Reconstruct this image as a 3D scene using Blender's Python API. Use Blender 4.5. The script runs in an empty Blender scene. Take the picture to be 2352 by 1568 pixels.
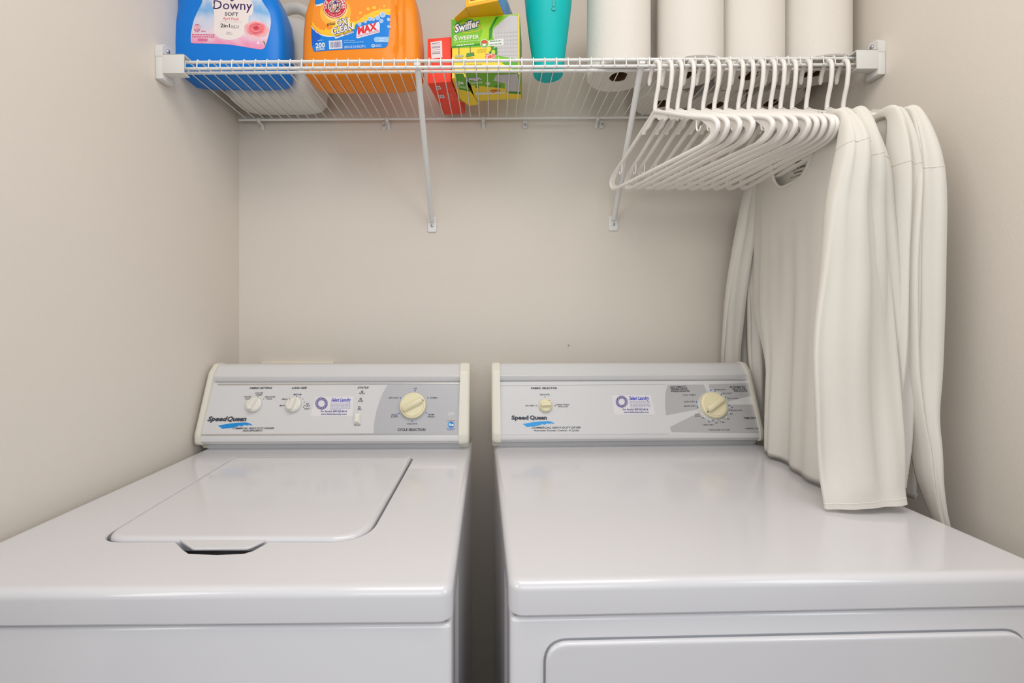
import bpy, bmesh, math, random
from math import sin, cos, pi, radians as R
from mathutils import Vector as V, Matrix as MX
from mathutils.geometry import tessellate_polygon, interpolate_bezier
random.seed(7)
S = bpy.context.scene
COL = S.collection
# ------------------------------------------------------------------ camera, world, light, exposure
FW, FH, F = 2352, 1568, 1045.0          # focal length in pixels of the 2352x1568 frame (a 16 mm lens)
VX, VY, ZC = 1135.0, 740.0, 1.2265      # where the level, square-on optical axis meets the frame; lens height
cd = bpy.data.cameras.new('camera'); cam = bpy.data.objects.new('camera', cd); COL.objects.link(cam)
cam.location = (0, 0, ZC); cam.rotation_euler = (R(90), 0, 0)
cd.sensor_width = 36; cd.lens = 36*F/FW
cd.shift_x = (FW/2-VX)/FW; cd.shift_y = -(FH/2-VY)/FW
cd.clip_start = 0.02
S.camera = cam
S.view_settings.view_transform = 'Standard'; S.view_settings.look = 'None'
S.view_settings.gamma = 1; S.view_settings.use_curve_mapping = False
S.view_settings.exposure = 0.08
w = bpy.data.worlds.new('world'); S.world = w; w.use_nodes = True
w.node_tree.nodes['Background'].inputs[0].default_value = (0.76, 0.86, 1.0, 1)
w.node_tree.nodes['Background'].inputs[1].default_value = 0.45
def area(name, loc, rot, sx, sy, power, col):
    l = bpy.data.lights.new(name, 'AREA'); l.shape = 'RECTANGLE'; l.size = sx; l.size_y = sy
    l.energy = power; l.color = col
    o = bpy.data.objects.new(name, l); COL.objects.link(o); o.location = loc; o.rotation_euler = rot
    return o
area('ceiling_lamp', (0.10, 0.15, 2.42), (0, 0, 0), 1.2, 0.9, 12.5, (1.0, 0.95, 0.89))
area('fill_front', (0.05, -1.4, 1.7), (R(86), 0, 0), 1.2, 0.9, 7.5, (1.0, 0.95, 0.87))  # added fill behind the camera, lifts the back wall under the shelf
def aim(loc, to): return (V(to)-V(loc)).to_track_quat('-Z', 'Y').to_euler()
for nm, lx, tx, pw, c in (('fill_left', -1.65, 0.87, 14, (1.0, 0.96, 0.90)), ('fill_right', 1.75, -0.74, 12.8, (0.93, 0.97, 1.0))):  # two added fills out of view, each brightening the opposite side wall
    area(nm, (lx, -0.75, 1.9), aim((lx, -0.75, 1.9), (tx, 0.95, 1.15)), 1.0, 1.2, pw, c)
# ------------------------------------------------------------------ materials
MATS = {}
def mat(name, col, rough=0.5, spec=0.5, metal=0, bump=0, bscale=200, coat=0, trans=0, var=0, vscale=8, sss=0, alpha=1):
    if name in MATS: return MATS[name]
    m = bpy.data.materials.new(name); m.use_nodes = True; nt = m.node_tree
    b = nt.nodes['Principled BSDF']
    b.inputs['Base Color'].default_value = (*col, 1); b.inputs['Roughness'].default_value = rough
    b.inputs['Specular IOR Level'].default_value = spec; b.inputs['Metallic'].default_value = metal
    b.inputs['Coat Weight'].default_value = coat; b.inputs['Coat Roughness'].default_value = 0.08
    if bump or var:
        tc = nt.nodes.new('ShaderNodeTexCoord')
    if bump:
        n = nt.nodes.new('ShaderNodeTexNoise'); n.inputs['Scale'].default_value = bscale; n.inputs['Detail'].default_value = 3
        bp = nt.nodes.new('ShaderNodeBump'); bp.inputs['Strength'].default_value = bump; bp.inputs['Distance'].default_value = 0.001
        nt.links.new(tc.outputs['Object'], n.inputs['Vector']); nt.links.new(n.outputs['Fac'], bp.inputs['Height'])
        nt.links.new(bp.outputs[0], b.inputs['Normal'])
    if var:
        n = nt.nodes.new('ShaderNodeTexNoise'); n.inputs['Scale'].default_value = vscale
        mr = nt.nodes.new('ShaderNodeMapRange'); mr.inputs[3].default_value = 1-var; mr.inputs[4].default_value = 1+var
        mx = nt.nodes.new('ShaderNodeMix'); mx.data_type = 'RGBA'; mx.blend_type = 'MULTIPLY'; mx.inputs[0].default_value = 1
        mx.inputs[6].default_value = (*col, 1)
        nt.links.new(tc.outputs['Object'], n.inputs['Vector']); nt.links.new(n.outputs['Fac'], mr.inputs[0])
        nt.links.new(mr.outputs[0], mx.inputs[7]); nt.links.new(mx.outputs[2], b.inputs['Base Color'])
    if trans:
        t = nt.nodes.new('ShaderNodeBsdfTranslucent'); t.inputs[0].default_value = (*col, 1)
        ms = nt.nodes.new('ShaderNodeMixShader'); ms.inputs[0].default_value = trans
        out = nt.nodes['Material Output']
        nt.links.new(b.outputs[0], ms.inputs[1]); nt.links.new(t.outputs[0], ms.inputs[2]); nt.links.new(ms.outputs[0], out.inputs[0])
    MATS[name] = m
    return m
def s2l(r, g, b):
    f = lambda c: (c/255/12.92) if c/255 <= 0.04045 else ((c/255+0.055)/1.055)**2.4
    return (f(r), f(g), f(b))
def ink(r, g, b, rough=0.45):
    return mat('ink_%d_%d_%d' % (r, g, b), s2l(r, g, b), rough, 0.3)
WALL = mat('wall_paint', (0.735, 0.680, 0.613), 0.55, 0.3, bump=0.25, bscale=260, var=0.015, vscale=3)
CEIL = mat('ceiling_paint', (0.8, 0.78, 0.75), 0.9, bump=0.3, bscale=120)
FLOOR = mat('floor_vinyl', (0.34, 0.28, 0.22), 0.5, bump=0.2, bscale=60, var=0.1)
ENAMEL = mat('white_enamel', (0.67, 0.662, 0.685), 0.16, 0.5, coat=0.3)
CONS = mat('console_white', (0.67, 0.67, 0.68), 0.30, 0.5, bump=0.02, bscale=300)
CREAM = mat('end_cap_cream', (0.78, 0.755, 0.66), 0.35, bump=0.03, bscale=200)
KNOBW = mat('knob_white', (0.80, 0.78, 0.71), 0.35, bump=0.03, bscale=200)
KNOBY = mat('knob_yellowed', (0.80, 0.735, 0.50), 0.38, bump=0.03, bscale=200)
GRAYP = mat('panel_gray', (0.50, 0.50, 0.52), 0.3, 0.5, metal=0.15, bump=0.02, bscale=500)
STRIP = mat('trim_silver', (0.62, 0.59, 0.55), 0.25, metal=0.8, bump=0.02, bscale=400)
DARK = mat('dark_gap', (0.03, 0.03, 0.032), 0.6, bump=0.05, bscale=100)
SHELFM = mat('shelf_white_vinyl', (0.80, 0.80, 0.79), 0.35, bump=0.04, bscale=300)
METAL = mat('screw_zinc', (0.45, 0.46, 0.5), 0.3, metal=1, bump=0.05, bscale=500)
CLIPM = mat('clip_plastic', (0.72, 0.72, 0.70), 0.35, bump=0.03, bscale=300)
HANG = mat('hanger_plastic', (0.84, 0.80, 0.76), 0.3, 0.5, bump=0.02, bscale=200)
CLOTH = mat('cotton_offwhite', (0.88, 0.85, 0.79), 0.9, 0.1, bump=0.35, bscale=1400, trans=0.22)
CLOTHS = mat('cotton_seam', (0.80, 0.77, 0.70), 0.9, 0.1, bump=0.3, bscale=1400)
PAPER = mat('paper_towel', (0.74, 0.705, 0.655), 0.95, 0.05, bump=0.6, bscale=220)
CARD = mat('core_cardboard', (0.16, 0.085, 0.045), 0.9, 0.1, bump=0.3, bscale=300)
BLUE = mat('softener_blue', (0.0, 0.20, 0.72), 0.33, 0.3, bump=0.03, bscale=80, var=0.03)
ORANGE = mat('detergent_orange', (0.90, 0.27, 0.012), 0.34, 0.3, bump=0.03, bscale=80, var=0.03)
JUG = mat('jug_white', (0.80, 0.79, 0.74), 0.4, 0.4, bump=0.04, bscale=60, trans=0.12)
RED = mat('box_red', (0.90, 0.06, 0.03), 0.45, 0.3, bump=0.04, bscale=200, var=0.04, vscale=30)
GREEN = mat('box_green', s2l(122, 190, 30), 0.4, bump=0.03, bscale=200)
YELL = mat('box_yellow', s2l(240, 208, 15), 0.4, bump=0.03, bscale=200)
GOLD = mat('box_gold', s2l(243, 180, 30), 0.4, bump=0.03, bscale=200, var=0.05, vscale=20)
BOARD = mat('gray_board', s2l(150, 146, 138), 0.9, bump=0.1, bscale=200)
TEAL = mat('tumbler_teal', (0.0, 0.62, 0.62), 0.35, 0.3, bump=0.03, bscale=60, trans=0.25)
TEALD = mat('tumbler_teal_deep', (0.01, 0.40, 0.38), 0.4, bump=0.03, bscale=60)
OUTL = mat('plate_ivory', (0.76, 0.71, 0.60), 0.4, bump=0.03, bscale=200)
def art(name, stops, scale, axis, lo, hi, warp=0.3, rough=0.4):
    """printed artwork: a noisy colour ramp along one object axis (the print's own colours)"""
    m = bpy.data.materials.new(name); m.use_nodes = True; nt = m.node_tree; N = nt.nodes
    tc = N.new('ShaderNodeTexCoord'); sp = N.new('ShaderNodeSeparateXYZ'); nz = N.new('ShaderNodeTexNoise')
    nz.inputs['Scale'].default_value = scale; nz.inputs['Detail'].default_value = 4
    mr = N.new('ShaderNodeMapRange'); mr.inputs[1].default_value = lo; mr.inputs[2].default_value = hi
    ma = N.new('ShaderNodeMath'); ma.operation = 'MULTIPLY_ADD'; ma.inputs[1].default_value = warp
    sb = N.new('ShaderNodeMath'); sb.operation = 'SUBTRACT'; sb.inputs[1].default_value = warp/2
    cr = N.new('ShaderNodeValToRGB')
    el = cr.color_ramp.elements
    while len(el) < len(stops): el.new(0.5)
    for e, (p, c) in zip(el, stops): e.position = p; e.color = (*s2l(*c), 1)
    L = nt.links.new
    L(tc.outputs['Object'], sp.inputs[0]); L(tc.outputs['Object'], nz.inputs['Vector'])
    L(sp.outputs[axis], mr.inputs[0]); L(nz.outputs['Fac'], ma.inputs[0]); L(mr.outputs[0], ma.inputs[2])
    L(ma.outputs[0], sb.inputs[0]); L(sb.outputs[0], cr.inputs[0])
    b = N['Principled BSDF']; L(cr.outputs[0], b.inputs['Base Color']); b.inputs['Roughness'].default_value = rough
    return m
# ------------------------------------------------------------------ object helpers
def tag(o, label=None, cat=None, group=None, kind=None):
    for k, v in (('label', label), ('category', cat), ('group', group), ('kind', kind)):
        if v: o[k] = v
    return o
def thing(name, label, cat, loc=(0, 0, 0), rz=0, group=None, rx=0):
    o = bpy.data.objects.new(name, None); COL.objects.link(o); o.empty_display_size = 0.05
    o.location = loc; o.rotation_euler = (rx, 0, rz)
    return tag(o, label, cat, group)
def obj(name, bm, mats, parent=None, sharp=35, label=None, loc=None):
    me = bpy.data.meshes.new(name)
    if bm.faces: bmesh.ops.recalc_face_normals(bm, faces=bm.faces)
    for f in bm.faces: f.smooth = True
    bm.to_mesh(me); bm.free()
    if not isinstance(mats, (list, tuple)): mats = [mats]
    for m in mats: me.materials.append(m)
    if sharp: me.set_sharp_from_angle(angle=R(sharp))
    o = bpy.data.objects.new(name, me); COL.objects.link(o)
    if parent: o.parent = parent
    if loc: o.location = loc
    if label: o['label'] = label
    return o
def copy_tree(o, parent=None):
    c = o.copy(); COL.objects.link(c); c.parent = parent
    for ch in list(o.children): copy_tree(ch, c)
    return c
NB = bmesh.new
def box(bm, x0, x1, y0, y1, z0, z1, bev=0, seg=2, mi=0):
    vs = [bm.verts.new(p) for p in ((x0,y0,z0),(x1,y0,z0),(x1,y1,z0),(x0,y1,z0),(x0,y0,z1),(x1,y0,z1),(x1,y1,z1),(x0,y1,z1))]
    fs = [bm.faces.new([vs[i] for i in q]) for q in ((3,2,1,0),(4,5,6,7),(0,1,5,4),(1,2,6,5),(2,3,7,6),(3,0,4,7))]
    for f in fs: f.material_index = mi
    if bev:
        es = {e for f in fs for e in f.edges}
        bmesh.ops.bevel(bm, geom=list(es), offset=bev, segments=seg, profile=0.6, affect='EDGES')
    return vs
def catmull(pts, n):
    P = [V(p) for p in pts]; P = [2*P[0]-P[1]] + P + [2*P[-1]-P[-2]]; out = []
    for i in range(1, len(P)-2):
        a, b, c, d = P[i-1:i+3]
        for k in range(n):
            t = k/n
            out.append(0.5*((2*b)+(c-a)*t+(2*a-5*b+4*c-d)*t*t+(3*b-a-3*c+d)*t**3))
    out.append(P[-2]); return out
def bridge(bm, a, b, closed=True, mi=0):
    n = len(a)
    for i in range(n if closed else n-1):
        j = (i+1) % n
        try: bm.faces.new((a[i], a[j], b[j], b[i])).material_index = mi
        except ValueError: pass
def loft(bm, rings, cap0=True, cap1=True, mi=0):
    vr = [[bm.verts.new(p) for p in r] for r in rings]
    for a, b in zip(vr, vr[1:]): bridge(bm, a, b, mi=mi)
    if cap0: bm.faces.new(list(reversed(vr[0]))).material_index = mi
    if cap1: bm.faces.new(vr[-1]).material_index = mi
    return vr
def tube(bm, path, r, n=8, closed=False, mi=0, flat=1.0):
    P = [V(p) for p in path]; m = len(P); rings = []
    up = None
    for i, p in enumerate(P):
        t = (P[(i+1) % m]-P[i-1]) if closed else (P[min(i+1, m-1)]-P[max(i-1, 0)])
        t.normalize()
        if up is None:
            up = V((1, 0, 0)) if abs(t.x) < 0.9 else V((0, 0, 1))
        up = (up-t*up.dot(t)).normalized(); s = t.cross(up)
        rr = r(i/(m-1)) if callable(r) else r
        rings.append([p+up*(rr*cos(2*pi*k/n))+s*(rr*flat*sin(2*pi*k/n)) for k in range(n)])
    vr = loft(bm, rings, not closed, not closed, mi)
    if closed:
        bridge(bm, vr[-1], vr[0], mi=mi)
def lathe(bm, prof, n=48, c=(0, 0), cap0=True, cap1=True, mi=0):
    return loft(bm, [[(c[0]+r*cos(2*pi*k/n), c[1]+r*sin(2*pi*k/n), z) for k in range(n)] for r, z in prof], cap0, cap1, mi)
def rpoly(pts, rad, n=8):
    """rounded polygon, counter-clockwise 2D"""
    out = []; m = len(pts)
    if not isinstance(rad, (list, tuple)): rad = [rad]*m
    for i in range(m):
        p = V(pts[i]); a = V(pts[i-1])-p; b = V(pts[(i+1) % m])-p; r = rad[i]
        if r <= 0: out.append(p); continue
        ang = a.angle(b); d = min(r/math.tan(ang/2), a.length*0.48, b.length*0.48)
        p0 = p+a.normalized()*d; p2 = p+b.normalized()*d
        for k in range(n+1):
            t = k/n; out.append(p0*(1-t)**2+p*(2*t*(1-t))+p2*t*t)
    return out
def inset(pl, d):
    out = []; n = len(pl)
    for i in range(n):
        a = (pl[i]-pl[i-1]); b = (pl[(i+1) % n]-pl[i])
        if a.length < 1e-9: a = b
        if b.length < 1e-9: b = a
        na = V((-a.y, a.x)).normalized(); nb = V((-b.y, b.x)).normalized()
        m = na+nb; l = m.length
        if l < 1e-6: out.append(pl[i]+na*d); continue
        m /= l; out.append(pl[i]+m*(d/max(0.4, m.dot(na))))
    return out
def slab(bm, outline, zt, zb, r=0.004, seg=4, holes=(), rb=None, mi=0, bottom=True, skirt=None):
    """plate with a rolled top edge (and bottom edge), optional holes in its top: (outline, depth, lip)"""
    pl = [V(p) for p in outline]; rb = r*0.5 if rb is None else rb
    loops = [(inset(pl, rb), zb), (pl, zb+rb)] if rb else [(pl, zb)]
    for k in range(seg+1):
        a = pi/2*k/seg; loops.append((inset(pl, r*(1-cos(a))), zt-r+r*sin(a)))
    loops.append((inset(pl, r+min(r, 0.004)), zt))
    vr = [[bm.verts.new((p.x, p.y, z)) for p in lp] for lp, z in loops]
    for a, b in zip(vr, vr[1:]): bridge(bm, a, b, mi=mi)
    if bottom: bm.faces.new(list(reversed(vr[0]))).material_index = mi
    polys = [[v.co.copy() for v in vr[-1]]]; flat = list(vr[-1])
    for ho, depth, lip in holes:
        ho = [V(p) for p in ho]
        h0 = [bm.verts.new((p.x, p.y, zt)) for p in inset(ho, -lip)]
        h1 = [bm.verts.new((p.x, p.y, zt-lip)) for p in ho]; h2 = [bm.verts.new((p.x, p.y, zt-depth)) for p in ho]
        bridge(bm, h0, h1, mi=mi); bridge(bm, h1, h2, mi=mi); bm.faces.new(h2).material_index = mi
        polys.append([v.co.copy() for v in h0]); flat += h0
    if holes:
        for t in tessellate_polygon(polys):
            try: bm.faces.new([flat[i] for i in t]).material_index = mi
            except ValueError: pass
    else: bm.faces.new(vr[-1]).material_index = mi
def sell(hx, hy, n, cx, cy, z, N=72, fn=None):
    out = []
    for k in range(N):
        t = 2*pi*k/N; c, s = cos(t), sin(t)
        x = hx*math.copysign(abs(c)**(2/n), c); y = hy*math.copysign(abs(s)**(2/n), s)
        if fn: x, y = fn(x, y, z)
        out.append((cx+x, cy+y, z))
    return out
def lerp_prof(prof, z):
    for a, b in zip(prof, prof[1:]):
        if a[0] <= z <= b[0]:
            t = (z-a[0])/max(1e-9, b[0]-a[0]); return [a[i]+(b[i]-a[i])*t for i in range(1, len(a))]
    return list(prof[-1][1:]) if z > prof[-1][0] else list(prof[0][1:])
def sstep(a, b, x):
    t = max(0, min(1, (x-a)/(b-a))); return t*t*(3-2*t)
# a pixel of the photograph -> a point on a known plane, in the frame of the thing that carries the plane
def hit(px, py, O, Nn, M=None):
    o = V((0, 0, ZC)); d = V(((px-VX)/F, 1, -(py-VY)/F))
    if M is not None:
        i = M.inverted(); o = i @ o; d = i.to_3x3() @ d
    t = (V(O)-o).dot(V(Nn))/d.dot(V(Nn)); return o+d*t
# ------------------------------------------------------------------ printing (flat ink on a carrier)
def text_mesh(s, bold, shear, space):
    c = bpy.data.curves.new('t', 'FONT'); c.body = s; c.size = 1; c.offset = bold; c.shear = shear; c.resolution_u = 2
    c.space_character = space; c.dimensions = '2D'; c.fill_mode = 'FRONT'
    o = bpy.data.objects.new('t', c); COL.objects.link(o)
    dg = bpy.context.evaluated_depsgraph_get(); dg.update()
    me = bpy.data.meshes.new_from_object(o.evaluated_get(dg))
    vs = [(v.co.x, v.co.y) for v in me.vertices]; fs = [tuple(p.vertices) for p in me.polygons]
    bpy.data.objects.remove(o); bpy.data.curves.remove(c); bpy.data.meshes.remove(me)
    return vs, fs
_tc = {}
class Print:
    def __init__(s, O, U, W, N, M=None, conv=None, warp=None, step=0.00012):
        s.O, s.U, s.W, s.N, s.M = V(O), V(U).normalized(), V(W).normalized(), V(N).normalized(), M
        s.bm = NB(); s.mats = []; s.conv = conv or (lambda x, y: (x, y)); s.warp = warp; s.step = step
    def uv(s, x, y):
        p = hit(*s.conv(x, y), s.O, s.N, s.M)-s.O; return V((p.dot(s.U), p.dot(s.W)))
    def mi(s, m):
        if m not in s.mats: s.mats.append(m)
        return s.mats.index(m)
    def pos(s, u, layer):
        h = 0.0003+layer*s.step; p = s.O+s.U*u.x+s.W*u.y
        if s.warp: return s.warp(p, h)
        return p+s.N*h
    def faces(s, uvs, fs, m, layer):
        i = s.mi(m); vs = [s.bm.verts.new(s.pos(p, layer)) for p in uvs]
        for f in fs:
            try: s.bm.faces.new([vs[k] for k in f]).material_index = i
            except ValueError: pass
    def smooth(s, pts): return [tuple(p.xy) for p in catmull([(*p, 0) for p in pts+[pts[0]]], 4)[:-1]]
    def polyuv(s, uvs, m, layer=0):
        if s.warp:                              # curved carrier: cut the fill finely so it follows the surface
            b = NB(); vv = [b.verts.new((p.x, p.y, 0)) for p in uvs]
            for t in tessellate_polygon([[v.co for v in vv]]):
                try: b.faces.new([vv[i] for i in t])
                except ValueError: pass
            for _ in range(7):
                es = [e for e in b.edges if e.calc_length() > 0.007]
                if not es: break
                bmesh.ops.subdivide_edges(b, edges=es, cuts=1); bmesh.ops.triangulate(b, faces=b.faces)
            b.verts.index_update()
            s.faces([V(v.co.xy) for v in b.verts], [[v.index for v in f.verts] for f in b.faces], m, layer); b.free(); return
        s.faces(uvs, [list(t) for t in tessellate_polygon([[V((p.x, p.y, 0)) for p in uvs]])], m, layer)
    def poly(s, pts, m, layer=0): s.polyuv([s.uv(*p) for p in pts], m, layer)
    def disc(s, x, y, r, m, layer=0, n=24, ry=None, r0=0, a0=0, a1=2*pi):
        """r in pixels of the print's own reading"""
        ry = ry or r
        if r0:
            pts = [(x+r*cos(a0+(a1-a0)*k/n), y-ry*sin(a0+(a1-a0)*k/n)) for k in range(n+1)]
            pts += [(x+r0*cos(a0+(a1-a0)*k/n), y-r0*ry/r*sin(a0+(a1-a0)*k/n)) for k in range(n, -1, -1)]
        else: pts = [(x+r*cos(2*pi*k/n), y-ry*sin(2*pi*k/n)) for k in range(n)]
        s.poly(pts, m, layer)
    def line(s, a, b, wpx, m, layer=0):
        A = V(a); B = V(b); d = (B-A).normalized(); q = V((-d.y, d.x))*(wpx/2)
        s.poly([tuple(A+q), tuple(B+q), tuple(B-q), tuple(A-q)], m, layer)
    def text(s, t, a, b, cap, m, layer=1, bold=0.0, shear=0.0, space=1.0):
        """t from pixel a to pixel b along its baseline, capitals cap pixels tall"""
        key = (t, bold, shear, space)
        if key not in _tc: _tc[key] = text_mesh(*key)
        vs, fs = _tc[key]
        if not vs: return
        A, B = s.uv(*a), s.uv(*b); C = s.uv(a[0], a[1]-cap)
        d = (B-A); L = d.length; d.normalize(); q = V((-d.y, d.x)); H = abs((C-A).dot(q))
        x0 = min(v[0] for v in vs); x1 = max(v[0] for v in vs); kx = L/(x1-x0); ky = H/0.70
        s.faces([A+d*((x-x0)*kx)+q*(y*ky) for x, y in vs], fs, m, layer)
    def arc(s, t, x, y, r, a0, a1, cap, m, layer=1, bold=0.0, inside=False):
        n = len(t)
        for i, ch in enumerate(t):
            if ch == ' ': continue
            a = R(a0+(a1-a0)*(i+0.5)/n); hw = abs(R(a1-a0))*r/n*0.42
            cx, cy = x+r*cos(a), y-r*sin(a); tx, ty = (sin(a), cos(a)) if not inside else (-sin(a), -cos(a))
            key = (ch, bold, 0.0, 1.0)
            if key not in _tc: _tc[key] = text_mesh(*key)
            vs, fs = _tc[key]
            x0 = min(v[0] for v in vs); x1 = max(v[0] for v in vs)
            nx, ny = (cos(a), -sin(a)) if not inside else (-cos(a), sin(a))
            pts = []
            for vx, vy in vs:
                u = ((vx-x0)/(x1-x0)*2-1)*hw*(0.4 if ch in 'I1' else 1); q = vy/0.7*cap
                pts.append(s.uv(cx+tx*u+nx*q, cy+ty*u+ny*q))
            s.faces(pts, fs, m, layer)
    def bars(s, a, b, hpx, m, layer=1, n=10, rnd=None):
        """lines of print too small to read in the photograph"""
        rd = random.Random(n*31+int(a[0])); A, B = V(a), V(b); t = 0; L = (B-A).length; d = (B-A)/L
        while t < L-1e-6:
            l = L/n*(0.5+rd.random()); e = min(L, t+l*0.75)
            s.line(tuple(A+d*t), tuple(A+d*e), hpx, m, layer); t += l
    def build(s, name, parent, label=None):
        me = bpy.data.meshes.new(name)
        for f in s.bm.faces:
            f.normal_update()
            want = s.N
            if f.normal.dot(want) < 0: f.normal_flip()
        s.bm.to_mesh(me); s.bm.free()
        for m in s.mats: me.materials.append(m)
        o = bpy.data.objects.new(name, me); COL.objects.link(o); o.parent = parent
        if label: o['label'] = label
        return o
# ------------------------------------------------------------------ room
XL, XR, YB = -0.737, 0.851, 1.315
YF = 0.15
def room(name, *b):
    bm = NB(); box(bm, *b); o = obj(name, bm, {'f': FLOOR, 'c': CEIL}.get(name[0], WALL)); tag(o, kind='structure'); return o
room('wall_back', XL-0.1, XR+0.1, YB, YB+0.1, 0, 2.44)
room('wall_left', XL-0.1, XL, YF, YB, 0, 2.44)
room('wall_right', XR, XR+0.1, YF, YB, 0, 2.44)
room('floor', -2.2, 2.3, -3.0, YB+0.1, -0.05, 0)
room('ceiling', XL-0.1, XR+0.1, YF, YB+0.1, 2.44, 2.5)
# ------------------------------------------------------------------ washer and dryer
TOP = 0.914
PROF = [(.602, 0), (.602, .0115), (.590, .013), (.580, .017), (.5745, .024), (.5745, .031), (.577, .037), (.6290, .1590)]
CAPP = [(.6320, .1625), (.6280, .1755), (.6325, .1785), (.652, .1985), (.660, .2025), (.674, .2035), (.674, .150), (.650, .150)]
FO, FD = V((0, .577, TOP+.037)), V((0, .0525, .1235)).normalized()
FN = V((0, -FD.z, FD.y))
def extr(bm, prof, x0, x1, close=True, mi=0):
    a = [bm.verts.new((x0, y, TOP+z)) for y, z in prof]; b = [bm.verts.new((x1, y, TOP+z)) for y, z in prof]
    bridge(bm, a, b, close, mi)
    if close: bm.faces.new(a).material_index = mi; bm.faces.new(list(reversed(b))).material_index = mi
def cabinet(root, W, D):
    bm = NB()
    o = rpoly([(0.0015, 0.003), (W-0.0015, 0.003), (W-0.0015, 0.04), (W-0.006, 0.047), (W-0.006, 0.13), (W-0.002, 0.14), (W-0.002, D),
               (0.002, D), (0.002, 0.14), (0.006, 0.13), (0.006, 0.047), (0.0015, 0.04)],
              [0.008, 0.008, .002, .002, .002, .002, .006, .006, .002, .002, .002, .002], 5)
    slab(bm, o, TOP-0.0445, 0.02, 0.005, 3)
    for x in (0.06, W-0.06):
        for y in (0.06, D-0.06):
            lathe(bm, [(.018, 0), (.018, .006), (.008, .008), (.008, .022)], 16, (x, y))
    return obj('cabinet', bm, ENAMEL, root)
def console(root, W0, W1, cl=.025, cr=.025):
    bm = NB(); full = PROF + [(.646, .1595), (.646, .163), (.670, .163), (.670, 0)]
    extr(bm, full, W0+cl-.001, W1-cr+.001)
    bmesh.ops.remove_doubles(bm, verts=bm.verts, dist=1e-5)
    obj('console', bm, CONS, root, 25)
    bm = NB(); extr(bm, CAPP, W0+cl-.003, W1-cr+.003)
    es = [e for e in bm.edges if abs(e.verts[0].co.x-e.verts[1].co.x) > .1]
    bmesh.ops.bevel(bm, geom=es, offset=0.002, segments=3, profile=0.5, affect='EDGES')
    obj('console_top_rail', bm, CONS, root, 40)
    bm = NB()
    ep = rpoly([(.600, .013), (.5715, .014), (.5715, .040), (.628, .186), (.650, .206), (.678, .206), (.678, .0), (.604, 0)],
               [.004, .012, .03, .02, .012, .006, .002, .002], 6)
    for x0, x1, sg in ((W0, W0+cl, -1), (W1-cr, W1, 1)):
        b2 = NB()
        pl = [V(p) for p in ep]; out, inn = (x0, x1) if sg < 0 else (x1, x0)
        loops = [(pl, inn), (pl, out-sg*0.009)]
        for k in range(1, 5):
            a = pi/2*k/4; loops.append((inset(pl, -0.008*(1-cos(a)) if False else 0.008*(1-cos(a))*(-1 if poly_cw(pl) else 1)), out-sg*0.009+sg*0.009*sin(a)))
        rr = [[b2.verts.new((x, p.x, TOP+p.y)) for p in lp] for lp, x in loops]
        for a, b in zip(rr, rr[1:]): bridge(b2, a, b)
        b2.faces.new(rr[0]); b2.faces.new(rr[-1])
        obj('end_cap', b2, CREAM, root, 40)
    bm.free()
def poly_cw(pl):
    return sum(a.x*b.y-b.x*a.y for a, b in zip(pl, pl[1:]+pl[:1])) < 0
def face_pt(px, py, M, off=0.0): return hit(px, py, FO+FN*off, FN, M)
def knob(root, M, px, py, rad, mt, ang, h=0.016, big=False, dot=None):
    p = face_pt(px, py, M); bm = NB()
    lathe(bm, [(rad, 0.0005), (rad, h*.45), (rad*.97, h*.55), (rad*.86, h*.62), (rad*.84, h*.7)], 40)
    k = obj('knob', bm, mt, root, 40); k.location = p
    k.rotation_euler = (pi/2-math.atan2(FD.y, FD.z), 0, 0)      # local z along the panel's normal
    bm = NB()
    gw = rad*(.30 if not big else .24); gl = rad*.86
    ring = lambda a, b, z: [(x, y, z) for x, y in [(q.x, q.y) for q in rpoly([(-a, -b), (a, -b), (a, b), (-a, b)], min(a, b)*.9, 5)]]
    loft(bm, [ring(gl, gw*1.5, h*.5), ring(gl*.97, gw*1.1, h*.8), ring(gl*.95, gw*.85, h*1.15), ring(gl*.88, gw*.6, h*1.28)])
    g = obj('grip', bm, mt, k, 50); g.rotation_euler = (0, 0, ang)
    if dot is not None:
        bm = NB(); lathe(bm, [(rad*.06, h*.66), (rad*.06, h*.735)], 12, (cos(dot)*rad*.86*.98, sin(dot)*rad*.86*.98))
        obj('pointer_dot', bm, ink(70, 66, 50), k)
    return k
def bar_on_face(bm, M, a, b, hh, t):
    A, B = face_pt(*a, M), face_pt(*b, M); u = (B-A).normalized(); q = FN.cross(u).normalized()*(hh/2)
    vs = []
    for o in (V((0, 0, 0)), FN*t):
        vs.append([bm.verts.new(p+o) for p in (A-q, B-q, B+q, A+q)])
    bm.faces.new(vs[1]); bridge(bm, vs[0], vs[1])
K = ink(52, 52, 56); KB = ink(40, 110, 200); KS = ink(70, 72, 82); NAVY = ink(48, 44, 140); LBLUE = ink(30, 140, 215)
WHITE = ink(238, 236, 232)
def swirl(pr, x, y, r, sh):
    for k in range(10):
        for rr, wd in ((r, .09), (r*.82, .08), (r*.66, .07)):
            pts = []; back = []
            for j in range(9):
                t = j/8; a = 2*pi*k/10+t*1.15-rr/r*1.2; q = rr*(1-.25*t); wq = r*wd*sin(pi*min(1, t*1.02+.02))*.6
                pts.append((x+(q+wq)*cos(a)+sh*(q+wq)*sin(a)*0, y-(q+wq)*sin(a))); back.append((x+(q-wq)*cos(a), y-(q-wq)*sin(a)))
            pr.poly(pts+back[::-1], NAVY, 1)
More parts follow.
